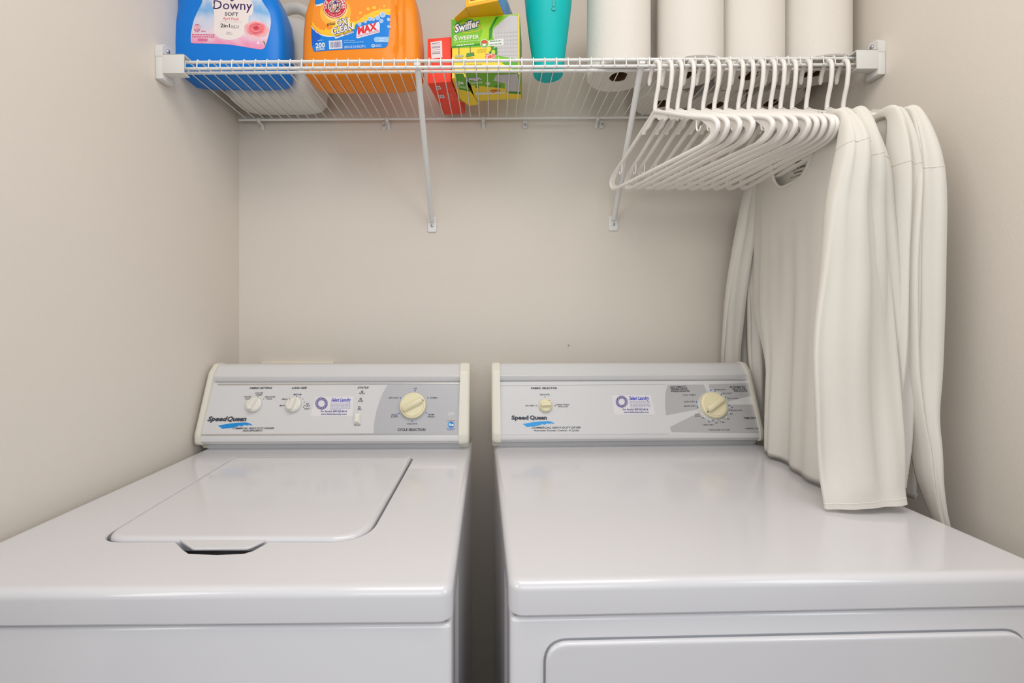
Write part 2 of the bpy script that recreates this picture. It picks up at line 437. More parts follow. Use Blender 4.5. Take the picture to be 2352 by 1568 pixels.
def sticker(root, M, corners, cx, cy, r, X):
    """X(fx, fy): pixel inside the sticker from fractions of its width and height"""
    pr = Print(FO, (1, 0, 0), FD, FN, M)
    pr.poly(corners, ink(226, 224, 226, .3), 0)
    swirl(pr, cx, cy, r, 0)
    pr.text('Select Laundry', X(.43, .25), X(.93, .25), 8.2, ink(58, 62, 190), 1, 0.03, 0.25)
    for i in range(6): pr.bars(X(.43, .33+.068*i), X(.93 if i < 5 else .72, .33+.068*i), 1.3, ink(150, 146, 190), 1, 9+i)
    pr.text('For Service: 800-365-8014', X(.22, .79), X(.85, .79), 4.2, NAVY, 1, 0.025, 0.2)
    pr.text('www.SelectLaundry.com', X(.24, .925), X(.85, .925), 4.2, NAVY, 1, 0.025, 0.2)
    pr.build('sticker', root, 'white service sticker with a blue swirl')
def swoosh(pr, x, y, s, m):
    P = [(0, 0), (28, -5), (55, -8), (80, -9), (92, -6), (100, 0), (90, -2), (84, -3), (88, 1), (76, -2), (66, 3), (62, 0), (52, 4), (38, 7), (12, 9)]
    pr.poly([(x+a*s, y+b*s) for a, b in P], m, 1)
# ---- washer
W_ = 0.660
wm = thing('washing_machine', 'white top-loading washer on the left, with a grey dial panel marked for cycles', 'washing machine', (-0.709, 0.526, 0), R(0.7))
bpy.context.view_layer.update(); MW = wm.matrix_world.copy()
cabinet(wm, W_, 0.68)
tp = lambda x, y: hit(x, y, (0, 0, TOP), (0, 0, 1), MW).xy
lidq = [tp(226, 1241), tp(836, 1241), tp(946, 1050), tp(541, 1050)]
lid_o = rpoly(lidq, [.042, .055, .014, .014], 8)
hq = [tp(428, 1272), tp(578, 1270), tp(616, 1240), tp(408, 1240)]
bm = NB()
out = rpoly([(0, 0), (W_, 0), (W_, 0.678), (0, 0.678)], [.02, .02, .02, .02], 6)
hole = []
# lid well and hand scoop as one opening: the scoop widens the well's front edge
sc = [tp(404, 1243), tp(424, 1262), tp(436, 1270), tp(500, 1272.5), tp(560, 1270), tp(580, 1264), tp(618, 1243)]
lw = inset([V(p) for p in lid_o], -0.004)
for i, p in enumerate(lw):
    hole.append(p); q = lw[(i+1) % len(lw)]
    if p.x < sc[0].x and q.x > sc[-1].x and p.y < .3: hole += sc
slab(bm, out, TOP, TOP-0.0425, 0.011, 6, [(hole, 0.040, 0.002)], rb=0.004)
obj('top_panel', bm, ENAMEL, wm)
bm = NB(); slab(bm, lid_o, TOP+0.0035, TOP-0.016, 0.008, 5, rb=.002)
lid = obj('lid', bm, ENAMEL, wm)
bm = NB()
hp = rpoly([tp(442, 1260.5), tp(570, 1259.5), tp(612, 1240), tp(410, 1240)], [.012, .012, 0, 0], 5)
slab(bm, [V((p.x, p.y+0.001)) for p in hp], TOP+0.0005, TOP-0.0030, 0.0012, 3, rb=.0008)
obj('lid_handle', bm, ENAMEL, lid)
for (x, y) in ((.110, .545), (.512, .538)):
    bm = NB(); box(bm, x, x+.008, y-.02, y, TOP-.012, TOP-.004, .002); obj('lid_hinge', bm, METAL, wm)
console(wm, -0.011, 0.655, .017)
bm = NB(); bar_on_face(bm, MW, (500, 882.5), (1055, 880.5), .0035, .0012); obj('trim_strip', bm, STRIP, wm)
bm = NB(); bar_on_face(bm, MW, (462, 998.5), (1051, 996), .0035, .0012); obj('trim_strip', bm, STRIP, wm)
pr = Print(FO, (1, 0, 0), FD, FN, MW, step=.00005)
gp = [(890, 884), (1055, 882.5), (1052, 994), (858, 995)] + [(858-2*sin(pi*k/6*.5)+((890-858)*(k/6)**1.8), 995-111*k/6) for k in range(1, 6)]
pr.poly(gp, GRAYP, -3); pr.build('dial_panel', wm, 'grey panel with a curved left edge'); pr = Print(FO, (1, 0, 0), FD, FN, MW)
pr.text('FABRIC SETTING', (573, 893), (625, 892.5), 4.2, K, 1, .03, .3)
pr.text('LOAD SIZE', (670, 892.5), (705, 892.5), 4.2, K, 1, .03, .3)
pr.text('STATUS', (821, 892), (847, 892), 4.2, K, 1, .03, .3)
for t, a, b in (('COLORS', (586, 904), (604, 904)), ('WARM', (587, 908.5), (601, 908.5)), ('WHITES', (560, 913), (577, 913)),
                ('HOT', (563, 917.5), (572, 917.5)), ('DELICATES', (608, 913), (632, 913)), ('COLD', (612, 917.5), (625, 917.5)),
                ('MEDIUM', (674, 907.5), (692, 907.5)), ('SMALL', (647, 918), (661, 918)), ('MINI', (642, 933), (651, 933)),
                ('EX', (703, 929), (710, 929)), ('LRG', (701.5, 933.5), (712, 933.5)), ('RESET', (699, 940), (712, 940)),
                ('PRE LOAD', (824.5, 905), (838, 905)), ('RINSE', (822, 922.5), (834, 922.5)), ('SPIN', (821, 941.5), (830, 941.5)),
                ('START', (812.5, 978), (828, 978)), ('OFF', (950, 894), (958, 894)), ('SPIN ONLY', (893, 915), (917, 915)),
                ('NORMAL', (987, 915), (1005, 915)), ('RINSE', (899, 954), (913, 954)), ('& SPIN', (898, 958.5), (913, 958.5)),
                ('PERM', (983, 953.5), (997, 953.5)), ('PRESS', (982, 958.5), (998, 958.5)), ('DELICATE', (935, 974.5), (958, 974.5))):
    pr.text(t, a, b, 3.5, KS if a[0] < 800 else K, 1, .012, .12)
pr.text('CYCLE SELECTION', (913, 989), (977, 989), 5.4, K, 1, .03)
for x, y in ((592.5, 911), (575, 916), (606, 916), (681.5, 910), (665, 916), (672.5, 912), (690, 912), (696, 916), (699, 923), (658, 923), (654, 931), (699, 931), (697, 935)):
    pr.disc(x, y, 1.0, K, 1, 10)
for x, y in ((953.5, 897), (920, 913.5), (982.5, 913.5), (916, 949), (979.5, 948), (946.5, 967)): pr.disc(x, y, 1.5, KB, 1, 12)
for x, y in ((832, 899), (828.5, 916), (825.5, 935)): pr.disc(x, y, 2.6, K, 1, 18, r0=1.4)
pr.build('panel_printing', wm, 'printed dial markings'); pr = Print(FO, (1, 0, 0), FD, FN, MW)
pr.text('Speed', (476, 966.5), (522, 966.5), 10, KS, 1, .05, .2); pr.text('Queen', (521.5, 966.5), (565.5, 966.5), 10, KS, 1, .05, .2)
swoosh(pr, 501, 977, .80, LBLUE)
pr.text('COMMERCIAL HEAVY DUTY WASHER', (534, 985.5), (629, 985), 4, KS, 1, .025, .3)
pr.text('HIGH EFFICIENCY', (557, 991), (604, 990.5), 4, KS, 1, .025, .3)
pr.build('wordmark', wm, 'grey wordmark over a blue brush stroke'); pr = Print(FO, (1, 0, 0), FD, FN, MW)
pr.disc(1036, 975, 7.5, LBLUE, 1); pr.text('he', (1030, 978), (1042, 978), 7, WHITE, 2, .03, .2)
pr.bars((1027, 966), (1046, 966), 1.2, ink(190, 120, 110), 1, 5); pr.bars((1026, 984), (1046, 984), 1.2, KB, 1, 6); pr.bars((1028, 987), (1043, 987), 1.2, KB, 1, 4)
pr.disc(1035, 950, 7, ink(212, 212, 214), 1, ry=5, r0=5.6); pr.line((1030, 952), (1042, 948), 1.6, WHITE, 1)
pr.build('efficiency_badge', wm, 'round blue badge')
sticker(wm, MW, [(725, 911), (813, 910), (810, 956), (713, 956)], 738.5, 926.5, 14.8, lambda a, b: (725-12*b+(88+9*b)*a, 910.5+45.5*b))
for x, y, a, d in ((585, 929, R(70), R(128)), (675.5, 929, R(75), R(125))): knob(wm, MW, x, y+.5, .0185, KNOBW, a, .015, dot=d)
knob(wm, MW, 949, 932, .0325, KNOBY, R(28), .017, True, R(25))
p = face_pt(821, 961, MW); bm = NB(); box(bm, -.0075, .0075, -.012, .012, .0005, .003, .001); box(bm, -.0055, .0055, -.0095, .0095, .003, .0075, .002)
o = obj('start_switch', bm, KNOBW, wm); o.location = p; o.rotation_euler = (pi/2-math.atan2(FD.y, FD.z), 0, 0)
# ---- dryer
D_ = 0.693
dm = thing('clothes_dryer', 'white front-loading dryer on the right, under the hanging shirts', 'dryer', (0.018, 0.545, 0), R(1.8))
bpy.context.view_layer.update(); MD = dm.matrix_world.copy()
cabinet(dm, D_, 0.68)
bm = NB(); out = rpoly([(0, 0), (D_, 0), (D_, 0.678), (0, 0.678)], [.02, .02, .02, .02], 6)
slab(bm, out, TOP, TOP-0.0425, 0.011, 6, rb=.004)
obj('top_panel', bm, ENAMEL, dm)
# door: a raised panel standing in a shallow groove of the front
def frontslab(bm, x0, x1, z0, z1, r, yf, yb, e):
    b = NB(); slab(b, rpoly([(x0, z0), (x1, z0), (x1, z1), (x0, z1)], r, 8), 0, -(yb-yf), e, 4, rb=0)
    M = MX(((1, 0, 0, 0), (0, 0, -1, yf), (0, 1, 0, 0), (0, 0, 0, 1)))
    b.transform(M); me = bpy.data.meshes.new('x'); b.to_mesh(me); bm.from_mesh(me); b.free(); bpy.data.meshes.remove(me)
bm = NB(); frontslab(bm, .044, D_-.050, .22, .8425, .028, -.0035, .006, .0032); d1 = obj('door', bm, ENAMEL, dm)
bm = NB(); frontslab(bm, .0415, D_-.0475, .2175, .845, .030, .0022, .006, .0004); obj('door_gasket', bm, mat('gasket_grey', (.25, .26, .28), .6, bump=.05), d1)
console(dm, -0.0055, 0.6790, .022, .0125)
bm = NB(); bar_on_face(bm, MD, (1150, 884), (1528, 881), .0032, .0012); obj('trim_strip', bm, CONS, dm)
bm = NB(); bar_on_face(bm, MD, (1152, 997), (1536, 994.5), .0032, .0012); obj('trim_strip', bm, CONS, dm)
Z4 = lambda x, y: (1390+x/5.88, 820+y/5.88)
pr = Print(FO, (1, 0, 0), FD, FN, MD, Z4)
pr.poly([(850, 372), (1330, 370), (1385, 500), (1420, 560), (1280, 700), (1000, 750), (825, 785), (812, 690), (808, 600), (815, 480), (830, 420)], GRAYP, -1); pr.build('dial_panel', dm, 'grey panel for the permanent press cycle'); pr = Print(FO, (1, 0, 0), FD, FN, MD, Z4)
pr.poly([(1395, 370), (1925, 348), (1960, 430), (2000, 515), (1640, 600), (1500, 600), (1440, 520)], GRAYP, -1); pr.build('dial_panel', dm, 'grey panel for the regular cycle'); pr = Print(FO, (1, 0, 0), FD, FN, MD, Z4)
pr.poly([(1660, 640), (2050, 640), (2090, 800), (2132, 1030), (900, 1012), (872, 945), (1290, 735), (1450, 700)], GRAYP, -1); pr.build('dial_panel', dm, 'grey panel for timed drying'); pr = Print(FO, (1, 0, 0), FD, FN, MD, Z4)
pr.disc(1455, 650, 212, ink(205, 205, 205), 1, 40, ry=200); pr.build('dial_ring', dm); pr = Print(FO, (1, 0, 0), FD, FN, MD, Z4)
for t, a, b, c in (('AUTOMATIC', (878, 416), (1100, 414), 24), ('PERMANENT', (886, 443), (1118, 441), 22), ('PRESS/KNITS', (893, 472), (1143, 470), 22),
                   ('AUTOMATIC', (1680, 416), (1900, 414), 24), ('REGULAR/', (1722, 443), (1910, 441), 22), ('DELICATE', (1742, 471), (1922, 469), 22),
                   ('TIME DRY', (1872, 836), (2045, 834), 26)): pr.text(t, a, b, c, K, 1, .03)
for t, a, b in (('COOL TUMBLE', (1047, 520), (1226, 518)), ('LESS DRY', (1068, 610), (1215, 608)), ('MORE DRY', (1067, 670), (1225, 668)),
                ('MORE DRY', (1478, 448), (1635, 446)), ('LESS DRY', (1570, 498), (1718, 496)), ('COOL DOWN', (1645, 566), (1797, 566)),
                ('70', (1693, 687), (1728, 687)), ('MORE DRY', (1696, 727), (1858, 725)), ('60', (1686, 774), (1722, 774)), ('50', (1644, 842), (1680, 842)),
                ('40', (1575, 886), (1612, 886)), ('30', (1485, 894), (1520, 894)), ('20', (1387, 879), (1422, 879)), ('10', (1306, 828), (1340, 828)),
                ('COOL', (1212, 782), (1275, 782)), ('DOWN', (1212, 806), (1288, 806)), ('LESS DRY', (1322, 922), (1470, 922)),
                ('PUSH KNOB TO START', (1402, 990), (1692, 990)), ('ENERGY SAVER', (1915, 972), (2105, 970))): pr.text(t, a, b, 17, K, 1, .015)
for x, y in ((1425, 448), (1483, 462), (1567, 508), (1625, 545), (1233, 606), (1243, 660), (1250, 682), (1670, 653), (1678, 713), (1455, 854)): pr.disc(x, y, 9, KB, 2, 12)
for x, y in ((1305, 770), (1335, 800), (1415, 845), (1495, 855), (1570, 848), (1634, 808), (1672, 748), (1676, 678)): pr.disc(x, y, 9, WHITE, 2, 12)
pr.disc(1556, 873, 6, K, 2, 10); pr.disc(1897, 966, 6, K, 2, 10)
pr.conv = lambda x, y: (1110+x/6.357, 820+y/6.357)
pr.text('FABRIC SELECTOR', (698, 465), (1080, 464), 26, K, 1, .03)
pr.text('DELICATE', (828, 556), (968, 556), 19, K, 1, .015); pr.text('NO HEAT', (617, 718), (750, 718), 19, K, 1, .015)
pr.text('PERM PRESS', (1068, 704), (1258, 703), 19, K, 1, .015); pr.text('REGULAR', (1094, 731), (1236, 731), 19, K, 1, .015)
pr.disc(902, 580, 8, KB, 1, 12); pr.disc(772, 710, 7, K, 1, 12); pr.disc(1050, 709, 7, K, 1, 12)
pr.build('panel_printing', dm, 'printed dial markings'); pr = Print(FO, (1, 0, 0), FD, FN, MD, lambda x, y: (1110+x/6.357, 820+y/6.357))
pr.text('Speed', (412, 909), (662, 909), 56, KS, 1, .05); pr.text('Queen', (680, 909), (930, 909), 56, KS, 1, .05)
swoosh(pr, 578, 975, 4.7, ink(60, 160, 230))
pr.text('COMMERCIAL HEAVY DUTY DRYER', (708, 1042), (1422, 1040), 27, KS, 1, .02, .25)
pr.text('Automatic Dryness Control - 6 Cycles', (735, 1082), (1400, 1080), 25, KS, 1, .015, .25)
pr.build('wordmark', dm, 'grey wordmark over a blue brush stroke')
sticker(dm, MD, [Z4(88, 512), (1390+618/5.88, 820+510/5.88), Z4(675, 775), Z4(124, 775)], 1427.8, 922.5, 14.2, lambda a, b: (1405+6*b+(90+4*b)*a, 907+44.5*b))
knob(dm, MD, 1252.5, 931.5, .0165, KNOBY, R(2), .015, dot=R(50))
knob(dm, MD, 1637, 931, .0335, KNOBY, R(33), .018, True, R(220))
# ------------------------------------------------------------------ outlet cover behind the washer, and a nail in the wall
t = thing('wall_box_cover', 'ivory plastic cover plate on the wall, peeking over the washer panel', 'wall plate', (-0.566, YB, 0.97))
bm = NB(); box(bm, -.105, .105, -.012, -.0005, 0, .1435, .004, 3); obj('plate', bm, OUTL, t)
bm = NB()
for x in (-.09, .09): lathe(bm, [(.004, 0), (.004, .0018), (.002, .0026)], 12)
bm.free()
bm = NB(); box(bm, -.085, .085, -.0135, -.012, .02, .12, .001); obj('inner_lid', bm, OUTL, t)
t = thing('wall_nail', 'tiny dark nail head in the bare wall above the dryer panel', 'nail', hit(1306, 792, (0, YB, 0), (0, 1, 0)))
bm = NB(); lathe(bm, [(.0006, 0), (.0006, .003), (.0022, .003), (.0018, .0042)], 12); bm.transform(MX.Rotation(R(90), 4, 'X')); obj('nail_head', bm, METAL, t)
# ------------------------------------------------------------------ wire shelf
def dz(x): return 0.5836+0.0062*x                    # the shelf sags a touch to the left
def SH(x): return ZC+dz(x)
YS, YE = 1.004, 1.292
sh = thing('wire_shelf', 'long white wire shelf running from wall to wall above both machines', 'shelf', (0.06, 1.15, SH(0.06)), 0)
sh.rotation_euler = (0, -math.atan(0.0062), 0)
ox = 0.06
def bar(name, x0, x1, y, z, r):
    bm = NB(); tube(bm, [(x0-ox, y-1.15, z), (x1-ox, y-1.15, z)], r, 12); obj(name, bm, SHELFM, sh)
bar('front_rail', -.695, .812, YS+.003, -.0045, .0033)
bar('lip_rail', -.695, .812, YS+.0015, -.0195, .0033)
bar('under_rail', -.714, .828, 1.050, -.0045, .0033)
bar('back_rail', -.725, .838, YE, -.0045, .0033)
bm = NB()
tube(bm, [(0, YE-1.15+.003, 0), (0, YS-1.15+.004, 0), (0, YS-1.15+.0005, -.0006), (0, YS-1.15-.0015, -.004), (0, YS-1.15-.003, -.018), (0, YS-1.15-.003, -.0215)], .00135, 6)
cw = obj('cross_wire', bm, SHELFM, sh)
NWR = 60; X0w = -.7056; STEP = .02555
cw.location.x = X0w-ox
for i in range(1, NWR-1):
    c = cw.copy(); COL.objects.link(c); c.parent = sh; c.location.x = X0w+STEP*i-ox
# end brackets
def end_bracket(side):
    xw = XL if side < 0 else XR; s = -side             # s points into the room
    t = thing('shelf_end_bracket', 'white plastic bracket holding the %s end of the wire shelf' % ('left' if side < 0 else 'right'), 'bracket', (xw, 1.0, SH(xw)), 0, 'shelf end brackets')
    bm = NB(); a, b = sorted((s*.0005, s*.017)); box(bm, a, b, -.012, .022, -.050, -.002, .003, 2)
    a2 = rpoly([(-.012, -.004), (.022, -.004), (.022, .012), (.012, .030), (-.004, .030), (-.012, .02)], .006, 4)
    lo = [[(x, p.x, p.y) for p in a2] for x in (a, b)]
    loft(bm, lo); obj('wall_plate', bm, CLIPM, t)
    bm = NB(); a, b = sorted((s*.016, s*.063))
    x0, x1 = a, b
    box(bm, x0, x1, -.012, -.009, -.036, .004, .001); box(bm, x0, x1, -.012, .018, .0015, .004, .001)
    box(bm, x0, x1, -.012, .008, -.038, -.0355, .001); a, b = sorted((s*.016, s*.020)); box(bm, a, b, -.010, .018, -.036, .003)
    obj('rail_socket', bm, CLIPM, t)
    bm = NB(); lathe(bm, [(.0045, 0), (.0045, .002), (.003, .0035)], 16); bm.transform(MX.Rotation(s*R(90), 4, 'Y')); bm.transform(MX.Translation((s*.017, .004, .018)))
    obj('screw', bm, METAL, t)
end_bracket(-1); end_bracket(1)
# diagonal supports
def support(xt, xf, zf, lab):
    t = thing('shelf_support_brace', lab, 'brace', (xf, YB, zf), 0, 'diagonal shelf braces')
    T = V((xt-xf, YS+.012-YB, SH(xt)-.014-zf)); Bt = V((0, -.010, .008))
    bm = NB(); tube(bm, [T, T.lerp(Bt, .5), Bt], .0069, 14); obj('strut', bm, SHELFM, t)
    bm = NB(); o = rpoly([(-.0125, -.024), (.0125, -.024), (.0125, .020), (-.0125, .020)], .004, 4)
    slab(bm, o, .004, .0005, .0015, 2, rb=0); bm.transform(MX.Rotation(R(90), 4, 'X')); obj('foot_plate', bm, SHELFM, t)
    bm = NB(); lathe(bm, [(.004, .004), (.004, .0055), (.002, .0066)], 14); bm.transform(MX.Rotation(R(90), 4, 'X')); bm.transform(MX.Translation((0, 0, -.006))); obj('screw', bm, METAL, t)
    bm = NB(); q = T+V((0, -.012, .010)); box(bm, q.x-.007, q.x+.007, q.y+.002, q.y+.013, q.z-.010, q.z+.004, .002); obj('rail_clip', bm, SHELFM, t)
support(-.1708, -.179, ZC+.284, 'white diagonal shelf brace standing between the orange bottle and the red box')
support(.328, .344, ZC+.288, 'white diagonal shelf brace beside the first empty hanger')
for px, screw, lab in ((595, 0, 'white plastic wall clip under the white jug, first from the left corner'), (879, 1, 'small screwed wall clip left of the twin clip behind the orange bottle'),
                       (889, 0, 'white plastic wall clip beside a screw behind the orange bottle'), (1110, 0, 'white plastic wall clip behind the yellow and green box'),
                       (1207, 1, 'small screwed wall clip behind the teal tumbler'), (1373, 0, 'white plastic wall clip under the leftmost paper towel roll'),
                       (1386, 1, 'small screwed wall clip by the right shelf brace, under the paper towels')):
    X = (px-VX)*YE/F; t = thing('shelf_wall_clip', lab, 'clip', (X, YB, SH(X)-.006), 0, 'wall clips on the back rail')
    if screw:
        bm = NB(); slab(bm, rpoly([(-.007, -.020), (.007, -.020), (.007, .004), (-.007, .004)], .006, 4), .006, .0005, .002, 2, rb=0); bm.transform(MX.Rotation(R(90), 4, 'X')); obj('clip_body', bm, CLIPM, t)
        bm = NB(); lathe(bm, [(.0038, .006), (.0038, .0075), (.002, .0085)], 12); bm.transform(MX.Rotation(R(90), 4, 'X')); bm.transform(MX.Translation((0, 0, -.011))); obj('screw', bm, METAL, t)
    else:
        bm = NB(); y = YE-YB
        tube(bm, catmull([(0, -.001, .014), (0, y+.008, .012), (0, y+.001, .0075), (0, y-.005, .002), (0, y-.003, -.004), (0, y+.004, -.0055), (0, -.006, -.008), (0, -.001, -.020)], 5), .0048, 8, flat=.45)
        obj('clip_body', bm, CLIPM, t)
# ------------------------------------------------------------------ bottles and jug
def bottle(name, lab, cat, X, Y, rz, prof, mt, n, fn=None):
    t = thing(name, lab, cat, (X, Y, SH(X)+.0015), rz)
    zs = []
    for a, b in zip(prof, prof[1:]):
        k = max(1, int((b[0]-a[0])/.012)); zs += [a[0]+(b[0]-a[0])*i/k for i in range(k)]
    zs.append(prof[-1][0]); bm = NB()
    loft(bm, [sell(*lerp_prof(prof, z)[:2], lerp_prof(prof, z)[2], lerp_prof(prof, z)[3], 0, z, 96, fn) for z in zs])
    return t, obj('body', bm, mt, t, 50)
def front_warp(prof, n, fn=None):
    def wf(p, h):
        hx, hy, e, cx = lerp_prof(prof, p.z); x = p.x-cx; q = max(0, 1-abs(x/hx)**e)**(1/e)
        y = -hy*q
        if fn: x, y = fn(x, y, p.z)
        return V((cx+x, y-h, p.z))
    return wf
def cap_and_spout(t, z, r, h, m, x=0):
    bm = NB(); lathe(bm, [(r, z), (r, z+h*.9), (r*.95, z+h)], 32, (x, 0)); obj('cap', bm, m, t)
BP = [(0, .117, .040, 4, 0), (.004, .124, .047, 4.5, 0), (.012, .1285, .051, 5, 0), (.03, .129, .0525, 5, 0), (.07, .1305, .053, 5, .001), (.11, .128, .053, 5, .003), (.15, .121, .052, 5, .005),
      (.19, .115, .050, 4.5, -.004), (.225, .095, .046, 4, -.004), (.25, .06, .04, 3, -.004), (.262, .03, .03, 2, -.004), (.28, .028, .028, 2, -.004)]
XB, YBt = -0.627, 1.101
t, b_ = bottle('fabric_softener_bottle', 'large blue fabric softener bottle with a pink rose label, leftmost on the shelf', 'bottle', XB, YBt, R(1), BP, BLUE, 5)
cap_and_spout(t, .279, .034, .05, mat('cap_pink', s2l(235, 225, 235), .4, bump=.03), -.004)
bpy.context.view_layer.update()
z1 = lambda x, y: (340+x/5.227, y/5.227)
pr = Print((0, -.053, 0), (1, 0, 0), (0, 0, 1), (0, -1, 0), t.matrix_world.copy(), z1, front_warp(BP, 5), .0001)
ART = art('label_sky_and_bloom', [(0, (236, 120, 170)), (.22, (240, 160, 195)), (.38, (236, 214, 226)), (.6, (205, 215, 236)), (.8, (120, 180, 232)), (1, (215, 222, 236))], 38, 2, .03, .17, .35)
pr.poly(pr.smooth([(515, 400), (512, 490), (535, 518), (700, 523), (900, 530), (1050, 545), (1200, 570), (1330, 588), (1375, 580), (1400, 550), (1435, 430), (1460, 300), (1462, 220), (1445, 130),
         (1400, 60), (1360, 0), (1320, -60), (1000, -130), (690, -60), (640, 40), (590, 140), (550, 240), (530, 320)]), ART, 0)
TNG = ink(240, 230, 228)
pr.poly(pr.smooth([(775, -70), (770, 60), (790, 130), (797, 250), (790, 370), (815, 420), (870, 460), (940, 478), (1010, 478), (1080, 460), (1140, 425), (1180, 380), (1205, 250), (1213, 190), (1250, 170), (1262, 60), (1225, 0), (1200, -70)]), TNG, 1)
PUR = ink(64, 40, 96)
pr.text('Downy', (782, 108), (1248, 118), 112, PUR, 2, .005)
for q in (-50, -30, -10, 10, 30, 50): pr.line((1005, 14), (1005+q, -30), 6, PUR, 2)
pr.text('SOFT', (920, 186), (1085, 194), 42, ink(50, 46, 56), 2, .015); pr.text('April Fresh', (900, 238), (1090, 248), 36, ink(225, 90, 110), 2, .008)
pr.line((850, 262), (1125, 268), 3, ink(190, 170, 175), 2); pr.text('2in1', (870, 328), (985, 331), 44, ink(50, 46, 56), 2, .02)
pr.text('SOFT &', (1000, 322), (1096, 325), 20, ink(110, 100, 110), 2); pr.text('FRESH', (1000, 342), (1086, 345), 20, ink(110, 100, 110), 2)
pr.text('Fabric', (946, 394), (1004, 395), 13, ink(110, 100, 110), 2); pr.text('Softener', (936, 414), (1014, 416), 13, ink(110, 100, 110), 2)
DR = ink(214, 60, 104)
pr.text('190', (556, 345), (628, 345), 42, ink(250, 225, 230), 3, .01); pr.text('190', (553, 346), (631, 346), 44, DR, 2, .06)
pr.bars((570, 297), (615, 297), 10, DR, 2, 3); pr.bars((555, 360), (630, 362), 14, DR, 2, 4); pr.bars((570, 380), (610, 381), 10, DR, 2, 2); pr.bars((640, 375), (690, 378), 12, DR, 2, 3)
for y, x0, x1 in ((415, 525, 800), (440, 530, 800), (468, 600, 720), (485, 600, 715)): pr.bars((x0, y), (x1, y+6), 16, ink(224, 96, 140), 2, 11)
pr.disc(1320, 512, 17, ink(245, 220, 230), 2)
# rose: petals from the outside in
rc = (1300, 350)
for k, (ra, rb, n, c) in enumerate(((150, 105, 7, (246, 190, 196)), (118, 86, 6, (242, 150, 158)), (92, 66, 6, (234, 112, 124)), (64, 46, 5, (240, 140, 146)), (42, 30, 4, (222, 84, 96)), (20, 15, 3, (206, 56, 76)))):
    for j in range(n):
        a = 2*pi*j/n+k*.7; cx, cy = rc[0]+ra*.42*cos(a), rc[1]-rb*.42*sin(a)-k*3
        cc = tuple(max(0, min(255, v+((j % 3)-1)*9)) for v in c)
        x_, y_ = cx, cy; pr.disc(min(x_, 1450-ra*.6), y_, ra*.58, ink(*cc), 2+k, 16, ry=rb*.58)
pr.poly([(1375, 490), (1392, 488), (1405, 520), (1400, 545)], ink(110, 140, 80), 2)
pr.build('front_label', t, 'pink and sky-blue front label with a rose')
# white jug behind
JP = [(0, .100, .050, 4, 0), (.006, .113, .060, 4, 0), (.02, .121, .066, 4.5, 0), (.05, .123, .068, 4.5, 0), (.17, .122, .068, 4.5, 0), (.195, .116, .062, 4, 0), (.212, .095, .05, 3.5, -.01), (.222, .05, .036, 2.5, -.03), (.232, .03, .03, 2, -.03), (.25, .028, .028, 2, -.03)]
t, b_ = bottle('plastic_jug', 'big plain white plastic jug behind the blue softener bottle', 'jug', -.583, 1.226, 0, JP, JUG, 4)
cap_and_spout(t, .249, .033, .03, JUG, -.03)
bm = NB(); tube(bm, catmull([(-.01, 0, .225), (.02, -.004, .255), (.06, -.008, .258), (.095, -.008, .235), (.103, -.006, .20), (.098, -.004, .17)], 6), .014, 12); obj('handle', bm, JUG, t)
# orange detergent bottle
def og(x, y, z):
    if y < 0:
        g = sstep(.015, .05, z)
        y += g*(.010*math.exp(-((x-.083-.02*z)/.007)**2) + .006*math.exp(-((x-.104+.015*z)/.006)**2))
    return x, y
OP = [(0, .112, .036, 4, 0), (.004, .128, .046, 4.5, 0), (.014, .137, .0535, 5.5, 0), (.03, .141, .0555, 6, 0), (.10, .140, .056, 6, .001), (.15, .136, .056, 6, .001), (.19, .128, .054, 5, .003),
      (.225, .10, .048, 4, .005), (.25, .06, .04, 3, 0), (.262, .032, .032, 2, 0), (.285, .03, .03, 2, 0)]
XO, YO = -.318, 1.122
t, b_ = bottle('detergent_bottle', 'large orange laundry detergent bottle with a blue and orange label', 'bottle', XO, YO, R(-2), OP, ORANGE, 6, og)
cap_and_spout(t, .283, .036, .05, mat('cap_blue', s2l(30, 110, 200), .4, bump=.03))
bpy.context.view_layer.update()
z8 = lambda x, y: (700+x/11.76, y/11.76)
pr = Print((0, -.056, 0), (1, 0, 0), (0, 0, 1), (0, -1, 0), t.matrix_world.copy(), z8, front_warp(OP, 6, og), .0001)
LO = ink(250, 150, 48); LY = ink(252, 200, 50); LB = ink(10, 130, 225); LBD = ink(20, 96, 205); LBL = ink(150, 200, 245)
pr.poly([(250, -250), (235, 60), (200, 350), (180, 560), (165, 900), (172, 1080), (185, 1220), (215, 1340), (265, 1388), (1000, 1342), (2130, 1292), (2200, 1268), (2245, 1210), (2270, 1000), (2310, 400), (2315, -20), (2320, -250)], LO, 0)
pr.disc(830, 330, 420, ink(252, 186, 66), 1, 30, ry=400); pr.disc(830, 260, 330, ink(252, 214, 120), 2, 30)
pr.poly([(182, 560), (230, 640), (330, 745), (480, 820), (700, 800), (1000, 560), (1380, 590), (1600, 440), (1800, 330), (2000, 265), (2310, 230), (2308, 420), (2040, 410), (1700, 560), (1400, 640), (1250, 860), (900, 985), (640, 990), (460, 925), (300, 800), (200, 690)], LY, 2)
pr.poly([(172, 690), (235, 790), (345, 890), (480, 955), (640, 990), (850, 985), (1060, 945), (1290, 835), (1390, 650), (1650, 585), (1850, 500), (2040, 400), (2308, 400), (2270, 1000), (2245, 1210), (2200, 1268), (2130, 1292), (1000, 1342), (265, 1388), (215, 1340), (185, 1220), (165, 900)], LB, 3)
pr.poly([(172, 690), (235, 790), (345, 890), (450, 950), (380, 1110), (280, 1200), (185, 1220), (165, 900)], LBD, 4)
pr.poly([(172, 670), (235, 775), (345, 875), (480, 940), (640, 975), (820, 970), (820, 995), (640, 1003), (470, 965), (340, 905), (230, 810), (172, 715)], ink(225, 235, 245), 4)
